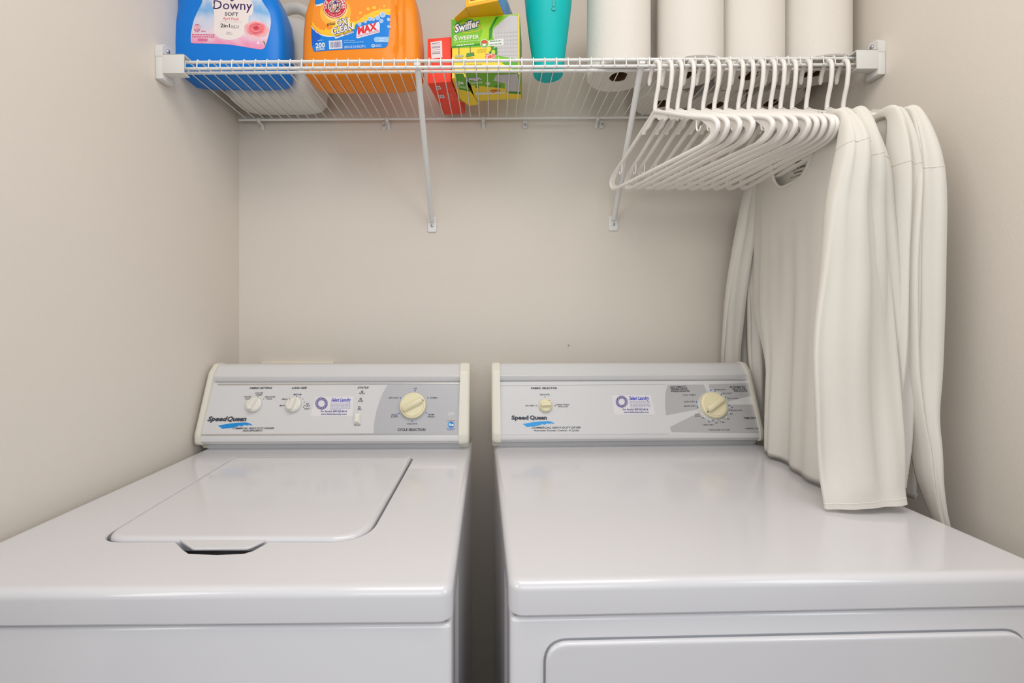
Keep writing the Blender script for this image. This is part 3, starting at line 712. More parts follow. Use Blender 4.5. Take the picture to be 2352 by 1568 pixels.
pr.poly([(250, -150), (760, -150), (600, 20), (480, 75), (330, 105), (255, 98)], LB, 3); pr.poly([(252, 98), (330, 105), (480, 75), (640, 0), (560, 80), (420, 150), (300, 150)], ink(245, 226, 196), 3)
for x, y, r in ((2105, 400, 78), (1970, 480, 62), (1760, 515, 55), (1855, 525, 44), (2070, 570, 55), (2265, 525, 45), (2275, 720, 42), (1640, 590, 40), (1480, 650, 50)):
    pr.disc(x, y, r, ink(214, 226, 246), 4, 18); pr.disc(x, y, r*.78, ink(160, 196, 240), 5, 18)
for x, y, r in ((1715, 245, 42), (1875, 210, 48), (1510, 355, 36), (1630, 450, 40), (1570, 565, 46), (1900, 350, 34), (2035, 235, 18), (2145, 175, 30), (1435, 485, 22), (1470, 590, 26), (2280, 290, 36), (580, 800, 32), (470, 830, 26), (400, 800, 16), (650, 900, 26), (530, 870, 22), (310, 740, 14), (360, 760, 18), (250, 640, 14)):
    pr.disc(x, y, r, ink(252, 216, 60), 4, 14); pr.disc(x, y, r*.6, ink(250, 190, 70), 5, 14)
for r, m in ((322, ink(205, 40, 60)), (306, ink(245, 240, 236)), (290, ink(215, 32, 58)), (192, ink(160, 30, 50)), (184, ink(232, 230, 224))): pr.disc(812, 175, r, m, 6+(322-r)//16*.5, 44)
pr.arc('ARM & HAMMER', 812, 175, 212, 200, -20, 58, WHITE, 11, .03)
pr.arc('THE STANDARD OF PURITY', 812, 175, 262, 222, 318, 42, ink(240, 190, 190), 11, .01, inside=True)
SK = ink(226, 170, 150); BK = ink(30, 34, 62)
pr.poly([(705, 190), (745, 165), (790, 245), (830, 180), (868, 205), (800, 335), (770, 330), (735, 270)], SK, 11); pr.line((715, 195), (775, 320), 10, BK, 12)
pr.line((800, 345), (905, 205), 22, BK, 12); pr.line((790, 225), (800, 300), 12, BK, 12)
pr.line((670, 170), (815, 90), 12, ink(110, 110, 116), 12); pr.poly([(785, 45), (840, 20), (878, 75), (825, 112)], ink(38, 66, 160), 13); pr.poly([(665, 185), (680, 145), (735, 125), (720, 175)], BK, 12); pr.poly([(870, 190), (930, 212), (900, 232), (865, 225)], BK, 12)
pr.text('plus', (610, 692), (818, 668), 80, K, 8, .01, .1)
YH = ink(250, 226, 70); NV = ink(44, 36, 120)
pr.poly([(835, 690), (870, 560), (950, 495), (1225, 468), (1230, 610), (1360, 595), (1352, 790), (1100, 880), (780, 975), (720, 930), (720, 800), (760, 730)], YH, 7)
for m, la, bo, lay in ((NV, 0, .085, 8), (ink(240, 238, 246), 0, .02, 10)):
    pr.text('OXI', (866, 712), (1206, 652), 170, m, lay, bo, .12, 1.0); pr.text('CLEAN', (752, 938), (1330, 790), 170, m, lay, bo, .12, 1.0)
pr.poly([(810, 1005), (1310, 850), (1330, 885), (860, 1045), (820, 1045)], ink(222, 232, 248), 7); pr.text('stain fighters', (842, 1012), (1306, 886), 62, K, 8, .004, .25)
pr.poly([(1400, 930), (1440, 740), (2000, 600), (2030, 650), (2025, 880), (1430, 1045), (1395, 1025)], ink(226, 230, 244), 7)
pr.text('MAX', (1436, 935), (1992, 795), 190, ink(228, 40, 52), 8, .05, .2); pr.text('ULTRA CONCENTRATED', (1416, 1015), (2010, 862), 46, ink(214, 56, 66), 8, .02, .2)
pr.text('200', (290, 1296), (550, 1278), 128, WHITE, 8, .03); pr.text('LOADS', (306, 1362), (535, 1346), 54, WHITE, 8, .03)
pr.bars((345, 1098), (485, 1085), 26, ink(170, 205, 240), 8, 5)
pr.poly([(652, 1106), (1012, 1084), (1020, 1312), (664, 1336)], ink(224, 224, 234), 7)
rd = random.Random(3); x = 690
while x < 985:
    w_ = rd.choice((5, 8, 14, 22)); pr.poly([(x, 1140-(x-690)*.055), (x+w_, 1140-(x-690)*.055), (x+w_+4, 1295-(x-690)*.055), (x+4, 1295-(x-690)*.055)], ink(96, 96, 150), 8); x += w_+rd.choice((6, 9, 14))
pr.bars((700, 1115), (960, 1100), 10, ink(90, 90, 110), 8, 12)
pr.text('200 FL OZ (1.56 GAL) 5.91 L', (1070, 1308), (1650, 1280), 62, ink(220, 236, 250), 8, .01)
pr.text('CAUTION', (1065, 1125), (1195, 1115), 36, ink(170, 212, 248), 8, .01); pr.bars((1220, 1112), (1350, 1104), 24, ink(150, 200, 245), 8, 6); pr.bars((1065, 1162), (1590, 1135), 22, ink(150, 200, 245), 8, 18)
pr.poly([(1880, 1030), (1920, 1005), (2270, 1000), (2256, 1140), (1920, 1145), (1880, 1115), (1868, 1070)], LBL, 7); pr.bars((2030, 1050), (2140, 1045), 22, ink(220, 236, 250), 8, 4); pr.bars((2020, 1105), (2140, 1100), 22, ink(220, 236, 250), 8, 4)
pr.disc(1850, 1240, 46, ink(205, 226, 246), 7, 20); pr.disc(1850, 1240, 22, LB, 8, 16); pr.bars((1910, 1225), (2070, 1218), 22, ink(190, 220, 246), 8, 6); pr.bars((1910, 1262), (2085, 1255), 22, ink(190, 220, 246), 8, 6)
pr.build('front_label', t, 'printed blue, orange and yellow front label')
# ------------------------------------------------------------------ boxes
z3 = lambda x, y: (940+x/5.226, y/5.226)
# red dryer sheet box: local origin at its front-left bottom corner, x right, y back
t = thing('dryer_sheet_box', 'small red carton with a barcode end, between the orange bottle and the green box', 'carton', (-.163, 1.113, SH(-.163)+.0015), R(-8))
bpy.context.view_layer.update(); Mr = t.matrix_world.copy()
bm = NB(); box(bm, 0, .0585, 0, .170, 0, .109, .0012, 2); obj('carton', bm, RED, t)
pr = Print((0, 0, 0), (1, 0, 0), (0, 0, 1), (0, -1, 0), Mr, z3)
pr.poly([(256, 505), (392, 490), (398, 690), (266, 706)], ink(232, 224, 226), 0)
rd = random.Random(5); y = 520
while y < 660:
    h_ = rd.choice((3, 4, 6, 9)); pr.poly([(272, y), (372, y-10), (372, y-10+h_), (272, y+h_)], ink(120, 100, 140), 1); y += h_+rd.choice((5, 7, 12, 18))
pr.build('barcode_label', t, 'white barcode panel')
pr = Print((0, 0, 0), (1, 0, 0), (0, 1, 0), (0, 0, -1), Mr, z3)
for cx, cy in ((348, 1050), (392, 1155)):
    pr.poly([(cx-32, cy-15), (cx+20, cy-20), (cx+36, cy+18), (cx-18, cy+22)], ink(240, 228, 224), 0); pr.bars((cx-16, cy-2), (cx+18, cy-4), 8, K, 1, 3); pr.bars((cx-12, cy+9), (cx+20, cy+7), 8, K, 1, 3)
for cx, cy in ((510, 1065), (530, 1125), (560, 1185)): pr.disc(cx, cy, 26, ink(250, 150, 120), 0, 18, ry=16, r0=22)
for cx in (445, 460, 475, 490, 505): pr.line((cx, 1060+cx*.1), (cx+14, 1150+cx*.1), 4, ink(250, 150, 120), 0)
pr.build('bottom_printing', t, 'pale icons printed under the carton')
# green sweeper-cloth box, a bottom flap sprung open
t = thing('sweeper_cloth_box', 'green and yellow sweeper cloth box with a flap sprung open underneath', 'carton', (-.101, 1.094, SH(-.1)+.004), R(-6))
bpy.context.view_layer.update(); Ms = t.matrix_world.copy()
BW, BD, BH = .1615, .118, .143
bm = NB(); box(bm, 0, BW, 0, .0015, 0, BH, 0, mi=0); box(bm, 0, BW, BD-.0015, BD, 0, BH); box(bm, 0, .0015, .0015, BD-.0015, 0, BH, mi=1); box(bm, BW-.0015, BW, .0015, BD-.0015, 0, BH); box(bm, .0015, BW-.0015, .0015, BD-.0015, BH-.0015, BH)
obj('carton', bm, [YELL, YELL], t)
bm = NB(); box(bm, .040, BW-.0015, .0015, BD-.004, -.0012, .0003); bf = obj('bottom_panel', bm, YELL, t)
bm = NB(); vs = [(-.001, .0, .001), (.026, 0, -.001), (.046, BD+.012, -.003), (.020, BD+.016, -.003), (-.002, BD-.02, .001)]
loft(bm, [[V(v) for v in vs], [V(v)+V((0, 0, -.001)) for v in vs]]); fl = obj('bottom_flap', bm, YELL, t)
pr = Print((0, 0, 0), (1, 0, 0), (0, 0, 1), (0, -1, 0), Ms, z3)
G1 = ink(120, 192, 28); G2 = ink(160, 212, 40); GD = ink(40, 140, 40); YL = ink(244, 214, 20)
pr.poly([(506, 234), (1306, 172), (1308, 815), (1235, 790), (1120, 740), (1010, 690), (985, 560), (506, 580)], G1, 0)
pr.poly([(700, 222), (1060, 192), (980, 330), (955, 470), (830, 500), (880, 380), (860, 280)], G2, 1); pr.poly([(506, 234), (640, 224), (560, 420), (506, 470)], ink(90, 178, 30), 1)
pr.poly([(1040, 205), (1070, 200), (1000, 330), (985, 470), (955, 475), (960, 350)], GD, 2)
CL = ink(196, 194, 196); CL2 = ink(178, 176, 182)
pr.poly([(1008, 350), (1100, 260), (1200, 185), (1304, 188), (1306, 712), (1180, 690), (1055, 668), (1030, 610), (1015, 480), (1000, 420)], CL, 2)
for i in range(7): pr.line((1030, 400+i*45), (1304, 385+i*47), 6, CL2, 3)
for i in range(8): pr.line((1040+i*35, 360), (1045+i*35, 680), 4, CL2, 3)
pr.poly([(508, 556), (700, 535), (880, 518), (880, 545), (700, 555), (508, 578)], GD, 2); pr.bars((570, 548), (775, 530), 12, WHITE, 3, 9)
pr.disc(700, 330, 170, ink(236, 214, 40), 2, 30, ry=62, r0=150); pr.disc(700, 326, 165, ink(30, 70, 130), 2, 30, ry=56, r0=158)
pr.text('Swiffer', (548, 395), (860, 312), 96, ink(30, 50, 120), 3, .09, .25); pr.text('Swiffer', (552, 393), (852, 313), 92, WHITE, 4, .03, .25)
pr.text('S', (535, 490), (578, 486), 62, WHITE, 3, .015); pr.text('WEEPER', (582, 485), (838, 462), 46, WHITE, 3, .015); pr.bars((535, 510), (850, 485), 11, ink(190, 224, 150), 3, 18)
pr.poly([(940, 492), (1130, 466), (1132, 546), (950, 556)], ink(226, 230, 226), 4); pr.bars((970, 500), (1110, 490), 14, ink(120, 150, 120), 5, 6); pr.bars((965, 538), (1115, 526), 14, ink(120, 150, 120), 5, 6)
pr.disc(903, 524, 52, WHITE, 5, 24); pr.disc(903, 524, 47, ink(110, 180, 60), 6, 24); pr.disc(903, 508, 34, ink(220, 70, 40), 7, 18, ry=22); pr.disc(900, 535, 22, WHITE, 7, 14)
for x, y, a, b in ((940, 650, 26, 10), (970, 635, 14, 18), (1000, 610, 24, 26), (1035, 600, 24, 20), (1045, 635, 16, 26), (995, 570, 18, 12), (1045, 580, 16, 12)): pr.disc(x, y, a, ink(60, 140, 50), 5, 14, ry=b)
pr.disc(1010, 625, 24, ink(190, 220, 60), 6, 14)
pr.text('Gain', (916, 712), (1036, 690), 60, ink(240, 236, 230), 6, .1, .2); pr.text('Gain', (918, 711), (1034, 690), 58, ink(226, 70, 40), 7, .03, .2)
pr.line((597, 565), (597, 660), 8, ink(70, 110, 60), 3); pr.poly([(548, 668), (650, 660), (655, 680), (552, 692)], ink(180, 186, 170), 3)
pr.line((733, 556), (733, 636), 8, ink(70, 110, 60), 3); pr.poly([(690, 640), (775, 630), (785, 670), (682, 686)], ink(70, 140, 70), 3)
for y, x0, x1 in ((705, 550, 640), (700, 690, 770), (600, 820, 930), (625, 820, 920)): pr.bars((x0, y), (x1, y-5), 10, ink(196, 168, 20), 3, 6)
pr.bars((525, 805), (600, 798), 22, ink(70, 66, 30), 3, 4); pr.bars((650, 790), (870, 775), 22, ink(200, 170, 20), 3, 10)
pr.poly([(1110, 752), (1308, 740), (1308, 890), (1240, 830)], ink(80, 170, 50), 4)
pr.build('front_printing', t, 'green and yellow printed box front')
bm = NB(); box(bm, BW-.0001, BW+.0006, 0, BD, 0, BH); obj('side_panel', bm, GREEN, t)
pr = Print((0, 0, -.0012), (1, 0, 0), (0, 1, 0), (0, 0, -1), Ms, z3)
pr.poly([(648, 860), (1306, 850), (1330, 1000), (1148, 1000), (1145, 1062), (740, 1020), (690, 930)], ink(110, 178, 36), 0)
pr.poly([(1040, 900), (1300, 880), (1335, 1100), (1165, 1092), (1150, 1000), (1010, 965)], CL, 1); pr.poly([(1165, 1095), (1336, 1102), (1338, 1128), (1190, 1118)], GD, 1)
pr.poly([(785, 1108), (1145, 1098), (1150, 1120), (800, 1138)], ink(226, 222, 214), 1)
pr.text('Swiffer', (672, 940), (868, 922), 46, ink(30, 50, 120), 1, .08, .25); pr.text('Swiffer', (676, 939), (864, 922), 44, WHITE, 2, .03, .25); pr.text('SWEEPER', (715, 984), (878, 972), 24, ink(220, 230, 200), 2, .01)
pr.disc(945, 1000, 26, WHITE, 2, 18, ry=16); pr.text('Gain', (975, 1080), (1085, 1072), 34, ink(226, 70, 40), 2, .03, .2); pr.disc(1060, 1032, 40, ink(60, 140, 50), 2, 14, ry=16)
pr.line((790, 1040), (835, 1045), 14, GD, 2)
pr.build('bottom_printing', bf, 'printed green and grey underside')
pr = Print((0, 0, -.0035), (1, 0, 0), (0, 1, 0), (0, 0, -1), Ms, z3)
pr.poly([(540, 880), (648, 880), (715, 1060), (700, 1075), (580, 1050)], ink(96, 170, 40), 0); pr.text('Sw', (585, 975), (662, 985), 42, WHITE, 1, .03, .2); pr.text('SWE', (585, 1022), (690, 1040), 26, ink(220, 230, 200), 1, .01)
pr.line((600, 1062), (735, 1090), 16, GD, 1); pr.build('flap_printing', fl, 'printed green flap end')
# yellow duster box lying on top of the green one, overhanging towards the room
ztop = SH(-.1)+.004+BH+.0006
t = thing('duster_refill_box', 'yellow and blue carton lying on top of the green sweeper box', 'carton', (.0085, 1.034, ztop), R(-16.5))
bm = NB(); box(bm, -.079, 0, 0, .135, 0, .058, .001, 1); obj('carton', bm, GOLD, t)
bm = NB(); box(bm, .0001, .0008, .004, .132, .002, .056); obj('side_panel', bm, art('cloud_print', [(0, (60, 140, 215)), (.45, (70, 160, 228)), (.6, (190, 220, 240)), (1, (235, 240, 246))], 30, 2, 0, .12, .9), t)
bm = NB(); box(bm, -.0796, -.0789, .004, .132, .002, .056); obj('window_panel', bm, art('dark_picture', [(0, (60, 50, 40)), (.5, (150, 140, 120)), (.7, (70, 60, 50)), (1, (220, 210, 190))], 60, 2, 0, .1, 1.2), t)
vs = [(-.079, .002, .0), (-.079, .060, .0), (-.110, .072, -.010), (-.112, .014, -.010)]
bm = NB(); loft(bm, [[V(v) for v in vs], [V(v)+V((0, 0, .0014)) for v in vs]]); obj('side_flap', bm, GOLD, t)
bm = NB(); box(bm, -.07, -.008, -.0006, .0001, .006, .05); obj('front_panel', bm, ink(250, 214, 80), t)
bm = NB()
for k in range(3): box(bm, -.066, -.052, -.0012, -.0005, .012+.012*k, .016+.012*k)
obj('front_lettering', bm, ink(200, 60, 30), t)
# ------------------------------------------------------------------ teal tumbler
t = thing('plastic_tumbler', 'tall teal plastic tumbler tapering towards its foot, between the green box and the paper towels', 'tumbler', (.129, 1.084, SH(.129)+.0015))
pf = [(.026, .0015), (.030, 0), (.0335, .002), (.0355, .007), (.0385, .04), (.0455, .09), (.053, .15), (.0595, .22), (.061, .226), (.0595, .228), (.057, .222), (.050, .15), (.036, .03), (.030, .008)]
bm = NB(); lathe(bm, pf, 64); obj('cup', bm, TEAL, t, 50)
bm = NB(); v0 = V((0.004, -.0525, .128))
lathe(bm, [(.0052, 0), (.0052, .0012), (.004, .0018)], 20); bm.transform(MX.Rotation(R(90-8), 4, 'X')); bm.transform(MX.Translation((.006, -.0495, .127)))
box(bm, .001, .010, -.0515, -.0495, .127, .128)
tube(bm, [(.006, -.0505, .130), (.006, -.054, .16), (.006, -.0575, .20)], .0038, 8, flat=.5)
obj('pour_slot', bm, TEALD, t)
# ------------------------------------------------------------------ paper towel rolls
def roll_proto():
    t = thing('paper_towel_roll', 'x', 'paper towel roll', (0, 0, 0))
    r, h = .0735, .279; bm = NB(); N = 72; A = []
    rr = lambda k, q: q+.0006*sin(3*2*pi*k/N)+.0004*sin(7*2*pi*k/N)
    prof = [(.0215, .0), (.030, -.0005), (.05, .0004), (r-.003, 0), (r, .003), (r, h-.003), (r-.003, h), (.0215, h)]
    A = [[bm.verts.new((rr(k, q)*cos(2*pi*k/N), rr(k, q)*sin(2*pi*k/N), z)) for k in range(N)] for q, z in prof]
    for a, b in zip(A, A[1:]): bridge(bm, a, b)
    bridge(bm, A[-1], A[0])
    obj('paper', bm, PAPER, t, 40)
    bm = NB(); A = [[bm.verts.new((q*cos(2*pi*k/N), q*sin(2*pi*k/N), z)) for k in range(N)] for q, z in ((.0216, .001), (.0216, h-.001), (.0200, h-.001), (.0200, .001))]
    for i in range(4): bridge(bm, A[i], A[(i+1) % 4])
    obj('cardboard_core', bm, CARD, t, 40)
    return t
rp = roll_proto()
ords = ('leftmost', 'second', 'third', 'last')
for i, (x, y, lab, rz) in enumerate(((.298, 1.0895, 'white paper towel roll standing alone beside the teal tumbler, leftmost of the rolls', 0), (.461, 1.078, 'white paper towel roll in the front row, second from the left', 1),
        (.6085, 1.088, 'white paper towel roll in the front row, third from the left', 2), (.757, 1.078, 'white paper towel roll in the front row, nearest the right wall', 3),
        (.452, 1.2255, 'white paper towel roll in the back row, nearest the shelf brace', 4), (.6005, 1.2365, 'white paper towel roll in the back row, middle of three', 5), (.749, 1.226, 'white paper towel roll in the back row, nearest the right wall', 6))):
    o = rp if i == 0 else copy_tree(rp); o.location = (x, y, SH(x)+.0016); o.rotation_euler = (0, 0, rz*1.3); tag(o, lab, group='paper towel rolls on the shelf')
# ------------------------------------------------------------------ hangers (root at the rail, frame hangs below)
ZN = -.0986                                            # neck of the hanger below the rail
def arm_z(s): return ZN-.010-abs(s)*.40
def hanger_proto():
    t = thing('clothes_hanger', 'x', 'clothes hanger')
    hk = catmull([(0, .0, ZN-.004), (0, .0, ZN+.012), (0, -.004, ZN+.030), (0, -.0105, ZN+.050), (0, -.0135, ZN+.072), (0, -.0135, ZN+.088), (0, -.0095, ZN+.1005), (0, .0, ZN+.1066), (0, .0105, ZN+.1035), (0, .019, ZN+.094), (0, .0245, ZN+.082), (0, .0265, ZN+.068)], 5)
    bm = NB(); tube(bm, hk, lambda f: .0046 if f < .97 else .003, 10); obj('hook', bm, HANG, t, 60)
    bm = NB(); half = [(0, 0, ZN), (0, .03, ZN-.014), (0, .08, ZN-.038), (0, .13, ZN-.062), (0, .172, ZN-.080), (0, .192, ZN-.090), (0, .2025, ZN-.101), (0, .2025, ZN-.112), (0, .192, ZN-.123), (0, .172, ZN-.1275), (0, .13, ZN-.1285), (0, .06, ZN-.1285)]
    loop = half + [(0, 0, ZN-.1285)] + [(0, -y, z) for _, y, z in reversed(half[1:])]
    pts = catmull(loop+[loop[0]], 5)[:-1]
    tube(bm, pts, .0047, 10, closed=True)
    # thin webs inside the two ends and at the neck
    for s in (-1, 1):
        web = [(.150, ZN-.072), (.172, ZN-.080), (.192, ZN-.090), (.2025, ZN-.101), (.2025, ZN-.112), (.192, ZN-.123), (.172, ZN-.1275), (.150, ZN-.128), (.176, ZN-.119), (.186, ZN-.113), (.186, ZN-.106), (.172, ZN-.092)]
        loft(bm, [[(x, s*a, b) for a, b in web] for x in (-.0013, .0013)])
        nk = [(0, ZN+.006), (.012, ZN+.002), (.05, ZN-.024), (.05, ZN-.034), (.040, ZN-.036), (.036, ZN-.030), (.018, ZN-.026), (.008, ZN-.016), (0, ZN-.014)]
        loft(bm, [[(x, s*a, b) for a, b in nk] for x in (-.0018, .0018)])
    obj('frame', bm, HANG, t, 50)
    for s in (-1, 1):
        bm = NB(); y0 = s*.145; z0 = ZN-.069
        tube(bm, catmull([(0, y0, z0), (0, y0, z0-.018), (0, y0+s*.003, z0-.026), (0, y0+s*.009, z0-.027), (0, y0+s*.0125, z0-.020)], 5), .0017, 6); obj('strap_hook', bm, HANG, t, 60)
    return t
hx = [1513, 1542, 1565, 1593, 1625, 1651, 1678, 1707, 1731, 1755, 1782, 1805, 1832, 1865, 1914, 1952]
nx = [1672, 1693, 1722, 1752, 1800, 1829, 1852, 1882, 1900, 1917, 1936, 1946, 1972, 2010, 2090, 2132]
HP = []
ORD = 'first second third fourth fifth sixth seventh eighth ninth tenth eleventh twelfth thirteenth fourteenth fifteenth sixteenth'.split()
h0 = hanger_proto()
for i, (a, b) in enumerate(zip(hx, nx)):
    X = (a-VX)*.99/F; XN = (b-VX)*.792/F-.004; al = math.asin(max(-.5, min(.5, (XN-X)/.203))); HP.append((X, al))
    o = h0 if i == 0 else copy_tree(h0)
    o.location = (X, YS+.0015, SH(X)-.0195); o.rotation_euler = (R(2.6), 0, al)
    lab = ('empty white plastic clothes hanger, %s from the left on the shelf rail' % ORD[i]) if i < 12 else 'white plastic clothes hanger carrying %s' % ('the front shirt with the printed neck tag', 'the second shirt, behind the one with the neck tag', 'the third shirt, second nearest the right wall', 'the shirt nearest the right wall')[i-12]
    tag(o, lab, group='white hangers on the shelf rail')
# ------------------------------------------------------------------ shirts
ARMZ = .464
def shirt(idx, lab, th, hem, sleeves, bulge=0.0, seed=1, front=True):
    X, al = HP[idx]; base = V((X, YS+.008, SH(X)-.0195+ZN)); ca, sa = cos(al), sin(al)
    t = thing('long_sleeve_shirt', lab, 'shirt', base, 0, 'off-white shirts on hangers')
    rd = random.Random(seed); ph = [rd.random()*6 for _ in range(6)]
    def wpt(n, s, z): return V((n*ca-s*sa, n*sa+s*ca, z))
    tilt = .045
    def ztop(s, fr):
        a = abs(s); sl = .005-a*.43+tilt*s
        q = abs(s+.02)/.115
        if q >= 1: return sl
        b = .005-abs(-.02+math.copysign(.115, s+.02))*.43
        return (-.166+(b+.166)*q**4 if fr else b-.040*(1-q*q)**.6)+tilt*s
    C, Rw = 64, 56; bm = NB(); rows = []
    zh = hem-base.z
    for j in range(Rw+1):
        v = j/Rw; row = []
        for side in (0, 1):
            for i in range(C+1):
                if side == 1 and (i == 0 or i == C): continue
                u = -1+2*i/C
                if side == 1: u = -u
                w0 = .203
                s = u*w0; zt = ztop(s, side == 0); z = zt+(zh-zt)*v
                dn = abs(z-(.005-.203*.43))
                wf = 1.0-.02*sstep(0, .2, v)
                # the far side narrows where the dryer's panel stands in its way
                lo = sstep(-.40, -.60, z)
                s = s*wf
                if s > 0: s *= 1-.48*lo
                edge = math.sqrt(max(0, 1-u*u*.999)); sh_ = 1 if abs(s+.02) < .113 else sstep(0, .05, (zt-z))
                T = (th*(.45+.55*v)+.004)*edge*max(sh_, .02)
                fold = edge*sstep(.10, .8, v)*(.008*sin(6.5*u+ph[0]+1.0*v)+.0035*sin(14*u+ph[1]-.8*v)) * (1 if side == 0 else .6)
                fold += .0012*edge*sstep(.05, .3, v)*sin(21*u+ph[3]+2*v)
                n = (-T if side == 0 else T)+fold+bulge*sstep(.3, 1, v)
                row.append(bm.verts.new(wpt(n, s, z)))
        rows.append(row)
    for a, b in zip(rows, rows[1:]): bridge(bm, a, b)
    # turned hem
    hemr = [bm.verts.new(v.co+V((0, 0, .012))+V((0.002 if k <= C else -.002, 0, 0))) for k, v in enumerate(rows[-1])]
    bridge(bm, rows[-1], hemr)
    bmesh.ops.remove_doubles(bm, verts=bm.verts, dist=1e-5)
    obj('torso', bm, CLOTH, t, 0)
    fr = [wpt(-(th*.45+.004), s, ztop(s, True)) for s in [-.1345+.229*k/24 for k in range(25)]]
    bk = [wpt((th*.45+.004), s, ztop(s, False)) for s in [.0945-.229*k/16 for k in range(17)]]
    bm = NB(); tube(bm, fr+bk[1:-1], .0034, 8, closed=True, flat=1.0); obj('collar', bm, CLOTH, t, 60)
    for si, st in enumerate(sleeves):
        pts = [V(p[:3])+V((0, 0, ZC))-base for p in st]; NS = 12
        if si == 0:                       # the near sleeve starts along the shoulder and turns over the hanger's end
            st = [(0, 0, 0, .006, .007, 0), (0, 0, 0, .008, .010, 0), (0, 0, 0, .011, .013, 0)]+st[2:]
            pts = [wpt(0, q, ztop(q, True)-e) for q, e in ((-.128, .007), (-.168, .010), (-.199, .016))]+pts[2:]
        cen = catmull(pts, NS); aux = catmull([(p[3], p[4], p[5]) for p in st], NS); rings = []
        L = len(cen)
        for i, (c, q) in enumerate(zip(cen, aux)):
            a, b, g = q; f = i/(L-1); ring = []
            tg = (cen[min(i+1, L-1)]-cen[max(i-1, 0)]).normalized(); e1 = V((cos(g), sin(g), 0)); e2 = e1.cross(tg).normalized(); e1 = tg.cross(e2).normalized()
            for k in range(40):
                an = 2*pi*k/40; ex = a*math.copysign(abs(cos(an))**.8, cos(an)); ey = b*math.copysign(abs(sin(an))**.8, sin(an))
                fo = sstep(.05, .4, f)*(.006*sin(ex/a*5.2+ph[4]+2*f)+.003*sin(ex/a*11+ph[5]-3*f))+.003*sin(f*16+ex*30+ph[2])*sstep(.5, .8, f)*(1-sstep(.9, 1, f))
                ey += fo*(1-.7*sstep(.82, 1, f))
                ring.append(c+e1*ex+e2*ey)
            rings.append(ring)
        bm = NB(); vr = loft(bm, rings, True, False)
        so = obj('sleeve', bm, CLOTH, t, 0)
        si0 = 3*NS if si == 0 else 4; ih = max(1, L-4); bm = NB(); tube(bm, [p for p in rings[ih]], .0006, 4, closed=True); obj('cuff_stitching', bm, CLOTHS, so, 0)
        bm = NB(); tube(bm, [p+(p-cen[si0])*.008 for p in rings[si0]], .0007, 4, closed=True); obj('shoulder_seam', bm, CLOTHS, so, 0)
    return t, base, wpt
DT = -.308                                              # just above the dryer top (its height below the lens)
XA = HP[12][0]
sA, bA, wA = shirt(12, 'off-white long-sleeved shirt nearest the hangers, with a printed neck tag', .014, ZC+DT+.002, [
    [(.623, .797, .362, .008, .012, 0), (.622, .790, .345, .015, .020, .05), (.619, .784, .30, .022, .024, .1), (.612, .780, .20, .039, .022, .1), (.614, .775, .08, .059, .018, .1), (.607, .766, -.05, .073, .015, .08), (.606, .757, -.17, .071, .013, .05), (.609, .753, -.26, .067, .012, .0), (.612, .750, -.303, .066, .011, -.03)],
    [(.690, 1.190, .372, .010, .014, 0), (.686, 1.203, .350, .020, .022, 0), (.682, 1.222, .25, .030, .022, .2), (.672, 1.240, .10, .038, .018, .2), (.674, 1.264, -.03, .041, .014, .2), (.678, 1.274, -.13, .041, .012, .2), (.685, 1.276, -.26, .041, .012, .1)]], -.012, 3)
sB, _, _ = shirt(13, 'off-white long-sleeved shirt second in the row, its shoulder just behind the front one', .009, ZC+DT+.003, [
    [(.655, .799, .362, .009, .012, 0), (.654, .795, .345, .018, .020, .0), (.652, .790, .28, .026, .022, 0), (.652, .787, .19, .034, .020, 0), (.656, .785, .08, .040, .018, 0), (.659, .785, -.03, .044, .015, 0), (.654, .786, -.09, .045, .014, .1), (.636, .788, -.18, .038, .013, .1), (.625, .788, -.29, .034, .012, 0)],
    [(.700, 1.190, .385, .012, .016, 0), (.702, 1.205, .35, .020, .020, 0), (.704, 1.225, .2, .026, .020, 0), (.712, 1.22, 0, .028, .016, 0), (.712, 1.215, -.12, .030, .014, 0), (.712, 1.205, -.27, .030, .013, 0)]], 0, 5)
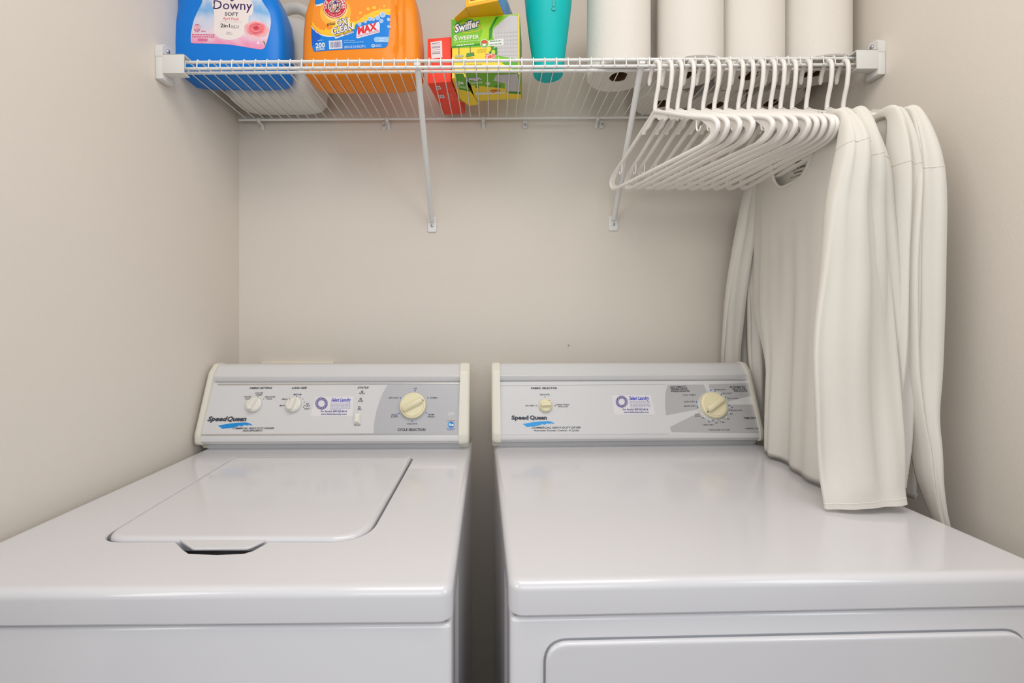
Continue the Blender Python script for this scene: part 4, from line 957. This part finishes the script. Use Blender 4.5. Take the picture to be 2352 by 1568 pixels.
sC, _, _ = shirt(14, 'off-white long-sleeved shirt third in the row, second from the right wall', .008, ZC+DT+.004, [
    [(.722, .801, .364, .009, .012, 0), (.719, .797, .345, .018, .020, .1), (.710, .794, .27, .019, .022, .2), (.704, .792, .10, .020, .022, .2), (.700, .792, -.06, .022, .020, .2), (.698, .795, -.18, .024, .018, .2), (.696, .800, -.285, .026, .016, .2)],
    [(.748, 1.190, .385, .012, .016, 0), (.751, 1.205, .35, .020, .020, 0), (.758, 1.225, .2, .022, .020, 0), (.765, 1.24, 0, .022, .016, 0), (.765, 1.25, -.2, .022, .014, 0)]], 0, 8)
sD, _, _ = shirt(15, 'off-white long-sleeved shirt hanging nearest the right wall', .008, ZC-.318, [
    [(.755, .801, .364, .009, .012, 0), (.752, .795, .345, .018, .020, .1), (.746, .790, .26, .027, .022, .1), (.741, .786, .10, .036, .022, .1), (.737, .783, -.07, .030, .020, .1), (.731, .776, -.15, .017, .018, .1), (.731, .772, -.205, .010, .018, .1), (.735, .768, -.26, .0075, .018, 0), (.751, .764, -.33, .006, .016, -.2), (.758, .762, -.37, .006, .015, -.2)],
    [(.782, 1.190, .385, .012, .016, 0), (.786, 1.205, .35, .020, .020, 0), (.79, 1.225, .2, .022, .020, 0), (.80, 1.24, 0, .022, .016, 0), (.80, 1.25, -.2, .022, .014, 0)]], .004, 11)
# the printed neck tag inside the front shirt's back
X, al = HP[12]; dS = V((-sin(al), cos(al), 0)); nS = V((-cos(al), -sin(al), 0))
bpy.context.view_layer.update()
pr = Print(V((.0095*cos(al), .0095*sin(al), 0)) , dS*-1, (0, 0, 1), nS, sA.matrix_world.copy())
INK = ink(96, 90, 80)
for (a, b, n, w_) in (((1826, 375), (1847, 369), 5, 3.0), ((1830, 372), (1842, 368), 3, 2.6), ((1821, 394), (1832, 388), 4, 1.6), ((1832, 387), (1850, 379), 5, 3.2), ((1840, 384), (1850, 382), 3, 2.0), ((1824, 398), (1843, 392), 6, 3.0),
                      ((1815, 409), (1852, 396), 12, 1.5), ((1830, 410), (1842, 405), 5, 1.5), ((1826, 413), (1841, 408), 5, 1.8), ((1820, 419), (1836, 413), 6, 1.2), ((1820, 421), (1830, 417), 4, 1.2)):
    pr.bars(a, b, w_, INK, 0, n)
pr.build('neck_tag_print', sA, 'small dark printed care tag')
